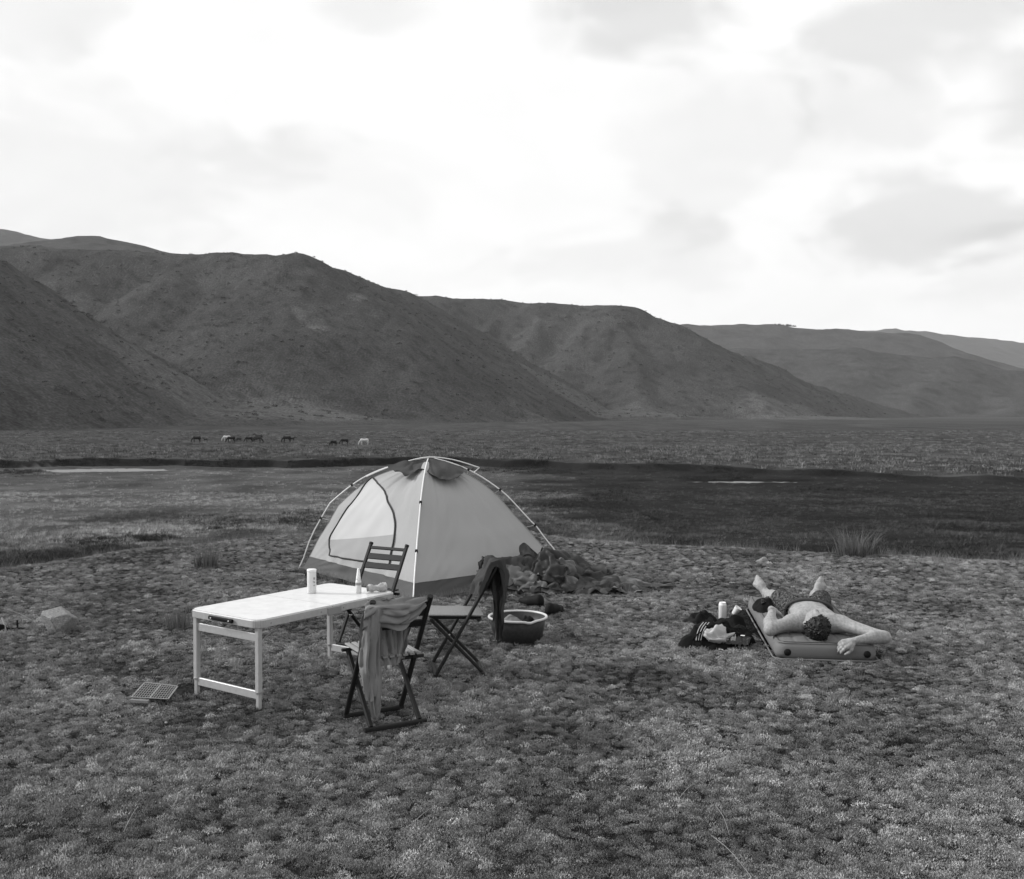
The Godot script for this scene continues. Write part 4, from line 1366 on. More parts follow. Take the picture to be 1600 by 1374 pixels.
# ============================================================ basin
func build_basin() -> void:
	var c := P(809, 1001)
	c.y = 0.0
	var T := thing("washing_basin", "round dark plastic basin with a pale rolled rim standing on the grass", "basin", c)
	put(lathe([Vector2(0, 0.002), Vector2(0.165, 0.002), Vector2(0.178, 0.012), Vector2(0.205, 0.09), Vector2(0.222, 0.185), Vector2(0.218, 0.187), Vector2(0.200, 0.09), Vector2(0.172, 0.018), Vector2(0, 0.012)], 56), "bowl", M.basin, T)
	var pts := []
	for k in 57:
		var a := TAU * k / 56.0
		pts.append(Vector3(cos(a) * 0.228, 0.19 - 0.012 * exp(-pow((a - 1.15) * 6.0, 2.0)), sin(a) * 0.228))
	put(tube(pts, 0.010, 8), "rim", M.rim, T)
	var wet := thing("wet_laundry", "light wrung out garment lying in the washing basin", "laundry", c + Vector3(-0.04, 0.10, 0.02), 0.0, "laundry in the basin")
	put(heap(0.12, 0.10, 0.085, 33.0, 9.0, 18, 48), "wrung_cloth", M.shirt, wet)
	var wet2 := thing("wet_laundry", "dark wrung out garment lying in the washing basin", "laundry", c + Vector3(0.085, 0.10, 0.0), 0.0, "laundry in the basin")
	put(heap(0.085, 0.10, 0.09, 36.0, 9.0, 18, 48), "wrung_cloth", M.jacket, wet2)
	var soak := put(lathe([Vector2(0, 0.105), Vector2(0.198, 0.105)], 40), "basin_water", M.water, T)
	var tw := P(806, 1009)
	var S := thing("forked_twig", "pale forked twig stuck in the turf before the basin", "twig", Vector3(tw.x, 0, tw.z))
	put(tube([Vector3(0, -0.01, 0), Vector3(-0.012, 0.03, 0), Vector3(-0.03, 0.08, 0.01)], 0.0035, 5, 0.0015), "stem", M.slat_light, S)
	put(tube([Vector3(0, 0.0, 0), Vector3(0.03, 0.03, 0), Vector3(0.06, 0.07, 0.01)], 0.003, 5, 0.0012), "branch", M.slat_light, S)
	put(tube([Vector3(0.03, 0.03, 0), Vector3(0.035, 0.08, 0.0)], 0.0025, 5, 0.001), "branch", M.slat_light, S)

# ============================================================ mattress and person
func build_mattress_and_person() -> void:
	var o := P(1212, 1032)
	var lend := Vector3(0.12, 0, -1.0).normalized()
	var turn := atan2(-lend.x, -lend.z)
	var MT := thing("air_mattress", "thick grey air mattress lying on the grass under the sleeper", "mattress", Vector3(o.x, 0, o.z), turn)
	# local: x across 0..0.72, z 0..-1.92 away from the viewer
	var W := 0.72
	var L := 1.92
	var prof := [[0.035, 0.0], [0.008, 0.02], [0.0, 0.05], [0.004, 0.09], [0.016, 0.118], [0.04, 0.129]]
	var rings := []
	for q in prof:
		var line := []
		for v in round_rect(q[0], -L + q[0], W - q[0], -q[0], [0.07, 0.07, 0.07, 0.07], 8):
			line.append(Vector3(v.x, q[1], v.y))
		rings.append(line)
	put(grid_mesh(rings, true), "side_wall", M.mattress, MT)
	var top := []
	for i in 80:
		var v := i / 79.0
		var line := []
		for j in 61:
			var u := j / 60.0
			var x := lerpf(0.033, W - 0.033, u)
			var z := lerpf(-0.033, -L + 0.033, v)
			var e := minf(minf(u, 1.0 - u) * W, minf(v, 1.0 - v) * L)
			var y := 0.124 + 0.010 * smoothstep(0.0, 0.04, e) - 0.007 * exp(-pow(sin(PI * u * 6.0) * 4.0, 2.0)) * smoothstep(0.01, 0.05, e)
			var corner := Vector2(maxf(0.0, absf(u - 0.5) * W - (W / 2 - 0.075)), maxf(0.0, absf(v - 0.5) * L - (L / 2 - 0.075))).length()
			if corner > 0.06:
				var k := 0.06 / corner
				var cx := signf(u - 0.5)
				var cz := signf(v - 0.5)
				var ix := W / 2 - 0.075
				var iz := L / 2 - 0.075
				x = W / 2 + cx * (ix + (absf(u - 0.5) * W - ix) * k) if absf(u - 0.5) * W > ix else x
				z = -(L / 2 + cz * (iz + (absf(v - 0.5) * L - iz) * k)) if absf(v - 0.5) * L > iz else z
			line.append(Vector3(x, y, z))
		top.append(line)
	put(grid_mesh(top), "quilted_top", M.mattress_top, MT)
	var seam := []
	for v in round_rect(0.034, -L + 0.034, W - 0.034, -0.034, [0.06, 0.06, 0.06, 0.06], 8): seam.append(Vector3(v.x, 0.129, v.y))
	seam.append(seam[0])
	put(tube(seam, 0.0035, 5), "top_seam", M.seam, MT)
	var hem := []
	for v in round_rect(-0.012, -L - 0.012, W + 0.012, 0.012, [0.07, 0.07, 0.07, 0.07], 8): hem.append(Vector3(v.x, 0.012, v.y))
	hem.append(hem[0])
	put(tube(hem, 0.007, 6), "bottom_hem", M.mattress, MT)
	for x in [0.085, W - 0.075]:
		put(lathe([Vector2(0, 0.014), Vector2(0.018, 0.014), Vector2(0.024, 0.008), Vector2(0.026, 0), Vector2(0, 0)], 18), "valve", M.black, MT).transform = Transform3D(Basis(Vector3.RIGHT, PI / 2), Vector3(x, 0.06 , -0.002))
	# ---------- the sleeper ----------
	var PS := thing("person", "bare-chested person in patterned shorts asleep on an air mattress, arms spread", "person", Vector3(o.x, -0.014, o.z), turn)
	var v := func(x: float, y: float, s: float) -> Vector3: return Vector3(x, y, -s)
	var head: Vector3 = v.call(0.315, 0.240, 0.135)
	var body := [
		[v.call(0.33, 0.215, 0.22), v.call(0.345, 0.215, 0.33), 0.054, 0.062],
		[v.call(0.235, 0.216, 0.37), v.call(0.46, 0.216, 0.37), 0.070, 0.070],
		[v.call(0.265, 0.215, 0.46), v.call(0.43, 0.215, 0.46), 0.086, 0.086],
		[v.call(0.275, 0.215, 0.58), v.call(0.435, 0.215, 0.58), 0.087, 0.087],
		[v.call(0.29, 0.212, 0.72), v.call(0.435, 0.212, 0.72), 0.083, 0.083],
		[v.call(0.285, 0.21, 0.86), v.call(0.445, 0.21, 0.86), 0.084, 0.084],
		[v.call(0.28, 0.212, 0.96), v.call(0.46, 0.212, 0.96), 0.088, 0.088],
		[v.call(0.275, 0.215, 1.0), v.call(0.20, 0.225, 1.36), 0.082, 0.055],
		[v.call(0.465, 0.215, 1.0), v.call(0.555, 0.225, 1.36), 0.082, 0.055],
		[v.call(0.20, 0.225, 1.36), v.call(0.165, 0.21, 1.50), 0.055, 0.058],
		[v.call(0.165, 0.21, 1.50), v.call(0.155, 0.20, 1.73), 0.058, 0.036],
		[v.call(0.555, 0.225, 1.36), v.call(0.575, 0.21, 1.50), 0.055, 0.058],
		[v.call(0.575, 0.21, 1.50), v.call(0.565, 0.20, 1.73), 0.058, 0.036],
		[v.call(0.285, 0.262, 0.455), v.call(0.285, 0.262, 0.455), 0.1, 0.1, Vector3(0.076, 0.047, 0.062)],
		[v.call(0.415, 0.262, 0.455), v.call(0.415, 0.262, 0.455), 0.1, 0.1, Vector3(0.076, 0.047, 0.062)],
		[v.call(0.225, 0.282, 0.345), v.call(0.325, 0.262, 0.332), 0.011, 0.011],
		[v.call(0.47, 0.282, 0.345), v.call(0.365, 0.262, 0.332), 0.011, 0.011],
		[v.call(0.33, 0.262, 0.63), v.call(0.34, 0.256, 0.80), 0.040, 0.045],
		[v.call(0.39, 0.262, 0.63), v.call(0.39, 0.256, 0.80), 0.040, 0.045],
		# arm bent beside the body
		[v.call(0.215, 0.222, 0.365), v.call(0.165, 0.22, 0.355), 0.062, 0.060],
		[v.call(0.165, 0.22, 0.355), v.call(-0.01, 0.19, 0.225), 0.056, 0.040],
		[v.call(-0.01, 0.19, 0.225), v.call(0.0, 0.225, 0.32), 0.042, 0.044],
		[v.call(0.0, 0.225, 0.32), v.call(0.035, 0.295, 0.455), 0.043, 0.028],
		# arm thrown up over the edge
		[v.call(0.475, 0.222, 0.365), v.call(0.53, 0.222, 0.345), 0.062, 0.060],
		[v.call(0.53, 0.222, 0.345), v.call(0.785, 0.18, 0.10), 0.056, 0.040],
		[v.call(0.785, 0.18, 0.10), v.call(0.70, 0.19, 0.045), 0.041, 0.043],
		[v.call(0.70, 0.19, 0.045), v.call(0.545, 0.178, -0.04), 0.042, 0.027],
	]
	var parts := [flesh(body, 0.013, 0.011)]
	# feet, turned out
	for s in [-1.0, 1.0]:
		var ax := 0.155 if s < 0 else 0.565
		var ank: Vector3 = v.call(ax, 0.20, 1.735)
		var tip: Vector3 = v.call(ax + s * 0.075, 0.285, 1.83)
		var d := (tip - ank).normalized()
		var side := Vector3(s * d.y, -s * d.x, 0).normalized()   # across the foot
		var ft := [
			[ank, ank + Vector3(0, -0.035, -0.03), 0.040, 0.036],
			[ank + Vector3(0, -0.012, -0.018), ank + d * 0.11, 0.038, 0.034],
			[ank + d * 0.10 - side * 0.018, ank + d * 0.16 - side * 0.024, 0.028, 0.021],
			[ank + d * 0.10 + side * 0.018, ank + d * 0.145 + side * 0.028, 0.025, 0.018]]
		for t in 5:
			var w := lerpf(-0.034, 0.036, t / 4.0)
			var l := lerpf(0.198, 0.155, t / 4.0)
			ft.append([ank + d * 0.145 + side * w * 0.9, ank + d * l + side * w, 0.0105 if t else 0.013, 0.0085 if t else 0.012])
		parts.append(flesh(ft, 0.006, 0.005))
	# head: crown towards the viewer, face up
	var hb := [
		[Vector3.ZERO, Vector3.ZERO, 0.1, 0.1, Vector3(0.076, 0.092, 0.092)],
		[Vector3(0, 0.015, -0.06), Vector3.ZERO, 0.1, 0.1, Vector3(0.062, 0.072, 0.072)],
		[Vector3(-0.022, 0.035, -0.115), Vector3(0.022, 0.035, -0.115), 0.026, 0.026],      # chin
		[Vector3(-0.048, 0.0, -0.085), Vector3(-0.02, 0.035, -0.115), 0.022, 0.02],
		[Vector3(0.048, 0.0, -0.085), Vector3(0.02, 0.035, -0.115), 0.022, 0.02],
		[Vector3(-0.04, 0.076, 0.0), Vector3(0.04, 0.076, 0.0), 0.014, 0.014],                # brow
		[Vector3(0, 0.085, -0.012), Vector3(0, 0.102, -0.052), 0.008, 0.010],                 # nose
		[Vector3(-0.012, 0.098, -0.055), Vector3(0.012, 0.098, -0.055), 0.009, 0.009],
		[Vector3(-0.02, 0.081, -0.082), Vector3(0.02, 0.081, -0.082), 0.0085, 0.0085],        # lips
		[Vector3(-0.018, 0.077, -0.094), Vector3(0.018, 0.077, -0.094), 0.009, 0.009],
		[Vector3(-0.03, 0.074, -0.022), Vector3(-0.03, 0.074, -0.022), 0.012, 0.012],         # eyelids
		[Vector3(0.03, 0.074, -0.022), Vector3(0.03, 0.074, -0.022), 0.012, 0.012],
		[Vector3(-0.079, 0.012, -0.008), Vector3(-0.083, 0.012, -0.042), 0.011, 0.008],       # ears
		[Vector3(-0.083, 0.028, -0.012), Vector3(-0.083, 0.020, -0.03), 0.008, 0.007],
		[Vector3(0.079, 0.012, -0.008), Vector3(0.083, 0.012, -0.042), 0.011, 0.008],
		[Vector3(0.083, 0.028, -0.012), Vector3(0.083, 0.020, -0.03), 0.008, 0.007],
		[Vector3(0, -0.02, -0.06), Vector3(0.004, -0.045, -0.15), 0.054, 0.056]]
	var tilt := Transform3D(Basis(Vector3.UP, 0.12) * Basis(Vector3.RIGHT, 0.16), head)
	parts.append([flesh(hb, 0.008, 0.0052), tilt])
	# hands
	parts.append(hand(v.call(0.035, 0.295, 0.455), (v.call(0.105, 0.245, 0.545) - v.call(0.035, 0.295, 0.455)).normalized(), Vector3(0.3, 0.9, 0.1), 1.0, 0.35))
	parts.append(hand(v.call(0.545, 0.178, -0.04), (v.call(0.455, 0.150, -0.06) - v.call(0.545, 0.178, -0.04)).normalized(), Vector3(-0.15, 0.6, 0.8), 1.0, 0.95))
	put(join(parts), "body", M.skin, PS)
	# hair: short, dark, on crown, sides and back of the head
	var hr := [
		[Vector3(0, 0.0, 0.008), Vector3.ZERO, 0.1, 0.1, Vector3(0.085, 0.096, 0.100)],
		[Vector3(0, -0.035, -0.02), Vector3.ZERO, 0.1, 0.1, Vector3(0.08, 0.068, 0.09)]]
	for i in 620:
		var a := rng.randf() * TAU
		var b := acos(rng.randf_range(-0.35, 1.0))
		var n := Vector3(sin(b) * cos(a), sin(b) * sin(a), cos(b))
		var q := Vector3(n.x * 0.083, n.y * 0.094, n.z * 0.100)
		hr.append([q, q + n * 0.012 + Vector3(rng.randf_range(-1, 1), rng.randf_range(-1, 1), rng.randf_range(-1, 1)) * 0.009, 0.0036, 0.0016])
	# the face and the neck stay bare
	var cut := func(q: Vector3) -> float: return -(q.z - 0.42 * q.y + 0.012 + 0.005 * sin(q.x * 130.0) + 0.004 * sin(q.x * 47.0 + 1.0))
	put(flesh(hr, 0.003, 0.0036, cut), "hair", M.hair, PS).transform = tilt
	# shorts
	var sh := [
		[v.call(0.285, 0.212, 0.885), v.call(0.45, 0.212, 0.885), 0.096, 0.096],
		[v.call(0.28, 0.214, 0.97), v.call(0.46, 0.214, 0.97), 0.100, 0.100],
		[v.call(0.27, 0.22, 1.0), v.call(0.21, 0.23, 1.30), 0.096, 0.086],
		[v.call(0.47, 0.22, 1.0), v.call(0.545, 0.23, 1.30), 0.096, 0.086]]
	put(flesh(sh, 0.014, 0.011, func(p: Vector3) -> float: return maxf(maxf(p.z + 0.83, -p.z - 1.31), 0.140 - p.y)), "shorts", M.shorts, PS)
	var wb := []
	for k in 25:
		var a := lerpf(-0.32, PI + 0.32, k / 24.0)
		wb.append(Vector3(0.367 + cos(a) * 0.186, maxf(0.152, 0.212 + signf(sin(a)) * pow(absf(sin(a)), 0.7) * 0.099), -0.845 + 0.012 * sin(a * 3.0)))
	put(tube(wb, 0.013, 8), "waistband", M.mid_cloth, PS)
	put(tube(curve([v.call(0.20, 0.24, 0.83), v.call(0.14, 0.22, 0.80), v.call(0.13, 0.17, 0.82), v.call(0.17, 0.16, 0.86)], 14), 0.005, 5), "drawstring", M.zip, PS)
	# thin cord round the neck
	var nk := []
	for k in 25:
		var a := lerpf(-0.5, PI + 0.5, k / 24.0)
		nk.append(Vector3(0.342 + cos(a) * 0.082, 0.212 + sin(a) * 0.078 + 0.004, -0.322 - 0.055 * maxf(0.0, sin(a))))
	put(tube(nk, 0.003, 6), "neck_cord", M.black, PS)
	# dark garment lying on the mattress by the hip
	var ga := MT.transform * Vector3(0.10, 0.134, -1.30)
	var GA := thing("dark_garment", "dark bunched garment lying on the mattress beside the person", "garment", ga, turn)
	put(heap(0.11, 0.24, 0.075, 51.0, 7.0, 22, 60), "bunched_cloth", M.jacket, GA)
	var fl := [[Vector3(-0.06, 0.05, 0.10), Vector3(0.0, 0.075, 0.06), Vector3(0.07, 0.06, 0.05)], [Vector3(-0.05, 0.06, -0.02), Vector3(0.01, 0.08, -0.05), Vector3(0.09, 0.06, -0.05)], [Vector3(-0.02, 0.04, -0.16), Vector3(0.04, 0.07, -0.17), Vector3(0.10, 0.03, -0.17)]]
	put(cloth(fl, 20, 24, 0.014, Vector2(4, 3), 53.0), "turned_fold", M.dark_cloth, GA)

# a hand: palm, four fingers and a thumb that leaves the side of the palm
func hand(wrist: Vector3, d: Vector3, back: Vector3, s: float, curl: float) -> ArrayMesh:
	back = (back - d * back.dot(d)).normalized()
	var side := d.cross(back).normalized() * s
	var b := [
		[wrist - d * 0.02, wrist + d * 0.02, 0.026, 0.026],
		[wrist + d * 0.03 - side * 0.020, wrist + d * 0.075 - side * 0.026, 0.020, 0.016],
		[wrist + d * 0.03 + side * 0.012, wrist + d * 0.078 + side * 0.022, 0.020, 0.016],
		[wrist + d * 0.03, wrist + d * 0.08, 0.021, 0.017]]
	var lens := [0.070, 0.082, 0.076, 0.060]
	for i in 4:
		var w := lerpf(-0.030, 0.030, i / 3.0)
		var q := wrist + d * (0.080 - absf(w) * 0.25) + side * w
		var dir := d
		var l: float = lens[i]
		var c := curl * (0.85 + 0.1 * i)
		for k in 3:
			dir = (dir * cos(c * 0.8) - back * sin(c * 0.8)).normalized()
			back = (back - dir * back.dot(dir)).normalized() if false else back
			var bk := (back - dir * back.dot(dir)).normalized()
			dir = (dir + bk * 0.0).normalized()
			var e: Vector3 = q + (dir + side * w * 1.2).normalized() * l * [0.44, 0.32, 0.24][k]
			b.append([q, e, [0.0098, 0.0090, 0.0083][k], [0.0090, 0.0083, 0.0074][k]])
			q = e
	var t0 := wrist + d * 0.025 - side * 0.026
	var t1 := t0 + (d * 0.6 - side * 0.7 - back * 0.3).normalized() * 0.036
	var t2 := t1 + (d * 0.9 - side * 0.25 - back * 0.4).normalized() * 0.030
	var t3 := t2 + (d - back * 0.5).normalized() * 0.024
	b.append([t0, t1, 0.015, 0.0115])
	b.append([t1, t2, 0.0112, 0.0100])
	b.append([t2, t3, 0.0098, 0.0084])
	return flesh(b, 0.0035, 0.0036)

# ============================================================ clothes pile by the mattress
func build_clothes_pile() -> void:
	var c := P(1108, 1010)
	var J := thing("dark_jacket", "black jacket with pale sleeve stripes crumpled on the grass", "jacket", c)
	for h in [[0.0, -0.02, 0.24, 0.20, 0.17, 71.0], [-0.12, 0.06, 0.14, 0.13, 0.10, 73.0], [0.18, -0.10, 0.20, 0.15, 0.15, 75.0], [0.05, 0.10, 0.24, 0.10, 0.06, 77.0]]:
		var o := put(heap(h[2], h[3], h[4], h[5], 7.0, 22, 60), "jacket_fold", M.jacket, J)
		o.position = Vector3(h[0], 0, h[1])
	var sl := [[Vector3(-0.17, 0.02, 0.12), Vector3(-0.12, 0.12, 0.11), Vector3(-0.05, 0.13, 0.0)], [Vector3(-0.06, 0.05, 0.12), Vector3(-0.02, 0.17, 0.08), Vector3(0.03, 0.18, 0.0)], [Vector3(0.10, 0.04, 0.10), Vector3(0.13, 0.13, 0.08), Vector3(0.16, 0.15, 0.0)], [Vector3(0.24, 0.02, 0.08), Vector3(0.25, 0.07, 0.06), Vector3(0.26, 0.08, 0.0)]]
	put(cloth(sl, 24, 30, 0.016, Vector2(3, 4), 79.0), "sleeve", M.jacket, J)
	for i in 3:
		var s := [Vector3(-0.125 + i * 0.018, 0.075, 0.135), Vector3(-0.11 + i * 0.020, 0.13 , 0.112), Vector3(-0.085 + i * 0.022, 0.168, 0.08), Vector3(-0.05 + i * 0.022, 0.19, 0.03)]
		put(tube(curve(s, 10), 0.0035, 6), "stripe", M.paper, J)
	var d := P(1150, 985)
	var D := thing("dark_trousers", "black trousers heaped against the side of the air mattress", "trousers", d)
	for h in [[-0.05, 0.0, 0.13, 0.20, 0.11, 81.0], [0.0, 0.16, 0.13, 0.12, 0.06, 83.0]]:
		var o := put(heap(h[2], h[3], h[4], h[5], 7.0, 22, 60), "trouser_fold", M.jacket, D)
		o.position = Vector3(h[0], 0, h[1])
	var hd := P(1094, 972)
	var Hd := thing("dark_hat", "black woolly hat lying behind the striped jacket", "hat", hd)
	put(heap(0.17, 0.10, 0.09, 85.0, 12.0, 18, 48), "knitted_crown", M.black, Hd)
	# paper bag
	var b := P(1116, 1010)
	var B := thing("crumpled_bag", "pale crumpled paper bag lying on the black jacket", "bag", Vector3(b.x, 0.05, b.z + 0.10), 0.2)
	var p := []
	for i in 20:
		var th := PI * i / 19.0
		var line := []
		for k in 30:
			var a := TAU * k / 30
			var n := Vector3(sin(th) * cos(a), cos(th), sin(th) * sin(a))
			var r := 1.0 + 0.5 * n_fold.get_noise_3d(n.x * 1.1 + 5.0, n.y * 1.1, n.z * 1.1) - 0.28 * absf(n_fold.get_noise_3d(n.x * 3.0, n.y * 3.0 + 9.0, n.z * 3.0))
			line.append(Vector3(n.x * 0.115, n.y * 0.062 + 0.055, n.z * 0.07) * r)
		p.append(line)
	put(grid_mesh(p, true), "paper_body", M.paper, B)
	put(cloth([[Vector3(0.09, 0.02, 0.05), Vector3(0.11, 0.06, 0.0), Vector3(0.09, 0.05, -0.05)], [Vector3(0.13, 0.02, 0.05), Vector3(0.15, 0.055, 0.0), Vector3(0.13, 0.04, -0.05)]], 16, 10, 0.012, Vector2(4, 2), 88.0), "rolled_mouth", M.paper, B)
	# drinks can
	var e := P(1129, 975)
	var Cn := thing("drinks_can", "pale aluminium drinks can standing upright among the dark clothes", "can", Vector3(e.x, 0.02, e.z))
	put(lathe([Vector2(0, 0.0), Vector2(0.026, 0.0), Vector2(0.033, 0.01), Vector2(0.033, 0.142)], 28), "can_body", M.can, Cn)
	put(lathe([Vector2(0.033, 0.1422), Vector2(0.027, 0.160), Vector2(0.0285, 0.165), Vector2(0.026, 0.165), Vector2(0.025, 0.161), Vector2(0, 0.161)], 28), "can_top", M.can_top, Cn)
	# flat wrapper
	var f := P(1140, 1014) + Vector3(0, 0.03, 0)
	var Wp := thing("plastic_wrapper", "flat grey plastic wrapper lying on the turf before the jacket", "wrapper", f, -0.1)
	put(cloth([[Vector3(-0.17, 0.03, -0.05), Vector3(-0.05, 0.05, -0.05), Vector3(0.06, 0.055, -0.05), Vector3(0.17, 0.05, -0.05)], [Vector3(-0.16, 0.03, 0.0), Vector3(-0.05, 0.045, 0.01), Vector3(0.06, 0.05, 0.0), Vector3(0.15, 0.04, 0.02)], [Vector3(-0.10, 0.015, 0.06), Vector3(-0.02, 0.02, 0.07), Vector3(0.06, 0.02, 0.08), Vector3(0.13, 0.02, 0.09)]], 40, 24, 0.014, Vector2(6, 3), 91.0), "sheet", M.mid_cloth, Wp)
	put(bar(Vector3(0.085, 0.07, -0.02), Vector3(0.115, 0.07, -0.01), 0.022, 0.003), "price_tag", M.can_top, Wp)
	# small white cup by the trousers
	var k := P(1147, 966)
	var K := thing("white_cup", "small white plastic cup tilted over beside the air mattress", "cup", Vector3(k.x, 0.035, k.z))
	put(lathe([Vector2(0, 0), Vector2(0.024, 0), Vector2(0.032, 0.07), Vector2(0.034, 0.072), Vector2(0.031, 0.07), Vector2(0.023, 0.004), Vector2(0, 0.004)], 20), "cup_side", M.can_top, K).rotation = Vector3(0.3, 0, -0.5)

# ============================================================ small things
func build_small_things() -> void:
	# rock
	var c := P(84, 988)
	var R := thing("rock", "pale angular rock with a flat top lying alone on the turf", "rock", c + Vector3(0, 0, -0.05))
	# a block broken along a few planes: direction and distance of each face
	var planes := [[Vector3(0.10, 0.90, 0.35), 0.070], [Vector3(-0.55, -0.35, 0.75), 0.066], [Vector3(0.60, 0.05, 0.78), 0.082], [Vector3(-0.92, 0.25, 0.2), 0.118], [Vector3(0.95, 0.15, -0.1), 0.135], [Vector3(0.1, 0.2, -0.97), 0.095], [Vector3(-0.5, 0.75, -0.4), 0.098], [Vector3(0.55, 0.75, -0.2), 0.095], [Vector3(0, -1, 0), 0.085], [Vector3(0.75, -0.45, 0.35), 0.088], [Vector3(-0.15, 0.75, 0.62), 0.085], [Vector3(-0.75, -0.55, 0.0), 0.095]]
	var rp := []
	for i in 41:
		var th := PI * i / 40.0
		var line := []
		for k in 64:
			var az := TAU * k / 64
			var n := Vector3(sin(th) * cos(az), cos(th), sin(th) * sin(az))
			var r := 1.0
			for q in planes:
				var cs: float = n.dot(q[0].normalized())
				if cs > 0.05: r = minf(r, q[1] / cs)
			r *= 1.0 + 0.05 * n_fold.get_noise_3d(n.x * 3.0, n.y * 3.0, n.z * 3.0) + 0.025 * n_fold.get_noise_3d(n.x * 11.0, n.y * 11.0, n.z * 11.0)
			line.append(n * r * 1.08 + Vector3(0, 0.085, 0))
		rp.append(line)
	put(grid_mesh(rp, true), "stone_block", M.stone, R)
	# burnt sticks at a cold fire
	var f := P(18, 985)
	for q in [[Vector3(-0.16, 0.012, 0.03), Vector3(0.10, 0.012, -0.01), 0.012, M.black, "charred stick lying flat by the rock", "charred_stick"], [Vector3(0.045, -0.01, 0.0), Vector3(0.047, 0.085, 0.0), 0.009, M.black, "charred stub standing upright in the turf", "charred_stub"], [Vector3(-0.02, 0.012, 0.06), Vector3(-0.09, 0.10, -0.02), 0.008, M.slat_light, "pale split stick leaning over the cold embers", "split_stick"]]:
		var S := thing(q[5], q[4], "stick", f)
		var a: Vector3 = q[0]
		var b: Vector3 = q[1]
		put(tube([a, a.lerp(b, 0.4) + Vector3(0.003, 0.004, 0.002), b], q[2], 7, q[2] * 0.7), "stem", q[3], S)
	var E := thing("ember_heap", "small dark heap of cold embers", "embers", f + Vector3(-0.12, 0, 0.04))
	put(heap(0.11, 0.08, 0.07, 101.0, 14.0, 16, 40), "ash", M.jacket, E)
	# tray with two grids of square cells
	var a := P(205, 1091, 0.055)
	var b := P(262, 1094, 0.055)
	var e := P(277, 1074, 0.075)
	var d := P(226, 1068, 0.075)
	var G := thing("grid_tray", "small folding tray with two panels of dark square cells on the turf", "tray")
	var pt := func(u: float, w: float, lift: float) -> Vector3: return a.lerp(b, u).lerp(d.lerp(e, u), w) + Vector3(0, lift, 0)
	for h in 2:
		var u0 := h * 0.505
		var u1 := u0 + 0.495
		var base := grid_mesh([[pt.call(u0, 0, 0.0), pt.call(u1, 0, 0.0)], [pt.call(u0, 1, 0.0), pt.call(u1, 1, 0.0)]])
		var panel := put(base, "panel", M.black, G)
		for k in 8:
			var u := lerpf(u0, u1, k / 7.0)
			put(bar(pt.call(u, 0, 0.004), pt.call(u, 1, 0.004), 0.010 if k in [0, 7] else 0.0035, 0.004, Vector3.UP, 0.0), "grid_bar", M.slat_light, panel)
		for k in 8:
			var w := k / 7.0
			put(bar(pt.call(u0, w, 0.006), pt.call(u1, w, 0.006), 0.010 if k in [0, 7] else 0.0035, 0.004, Vector3.UP, 0.0), "grid_bar", M.slat_light, panel)
	put(bar(pt.call(0.0, -0.03, -0.014), pt.call(0.5, -0.03, -0.014), 0.02, 0.022), "foot", M.slat_light, G)
	put(bar(pt.call(0.05, 0.95, -0.03), pt.call(0.95, 0.95, -0.03), 0.02, 0.03), "foot", M.slat_light, G)
	# pale stones
	for q in [[1190, 878, 0.09, "flat pale stone near the edge of the terrace"], [118, 1170, 0.02, "tiny white pebble in the front turf"], [1378, 1128, 0.02, "tiny white pebble in the turf before the mattress"]]:
		var at := P(q[0], q[1])
		var S := thing("pebble", q[3], "stone", at, 0.3)
		var r: float = q[2]
		put(heap(r, r * 0.6, r * 0.45, q[0] * 0.1, 3.0 / r * 0.2, 8, 16), "stone_body", M.stone, S)

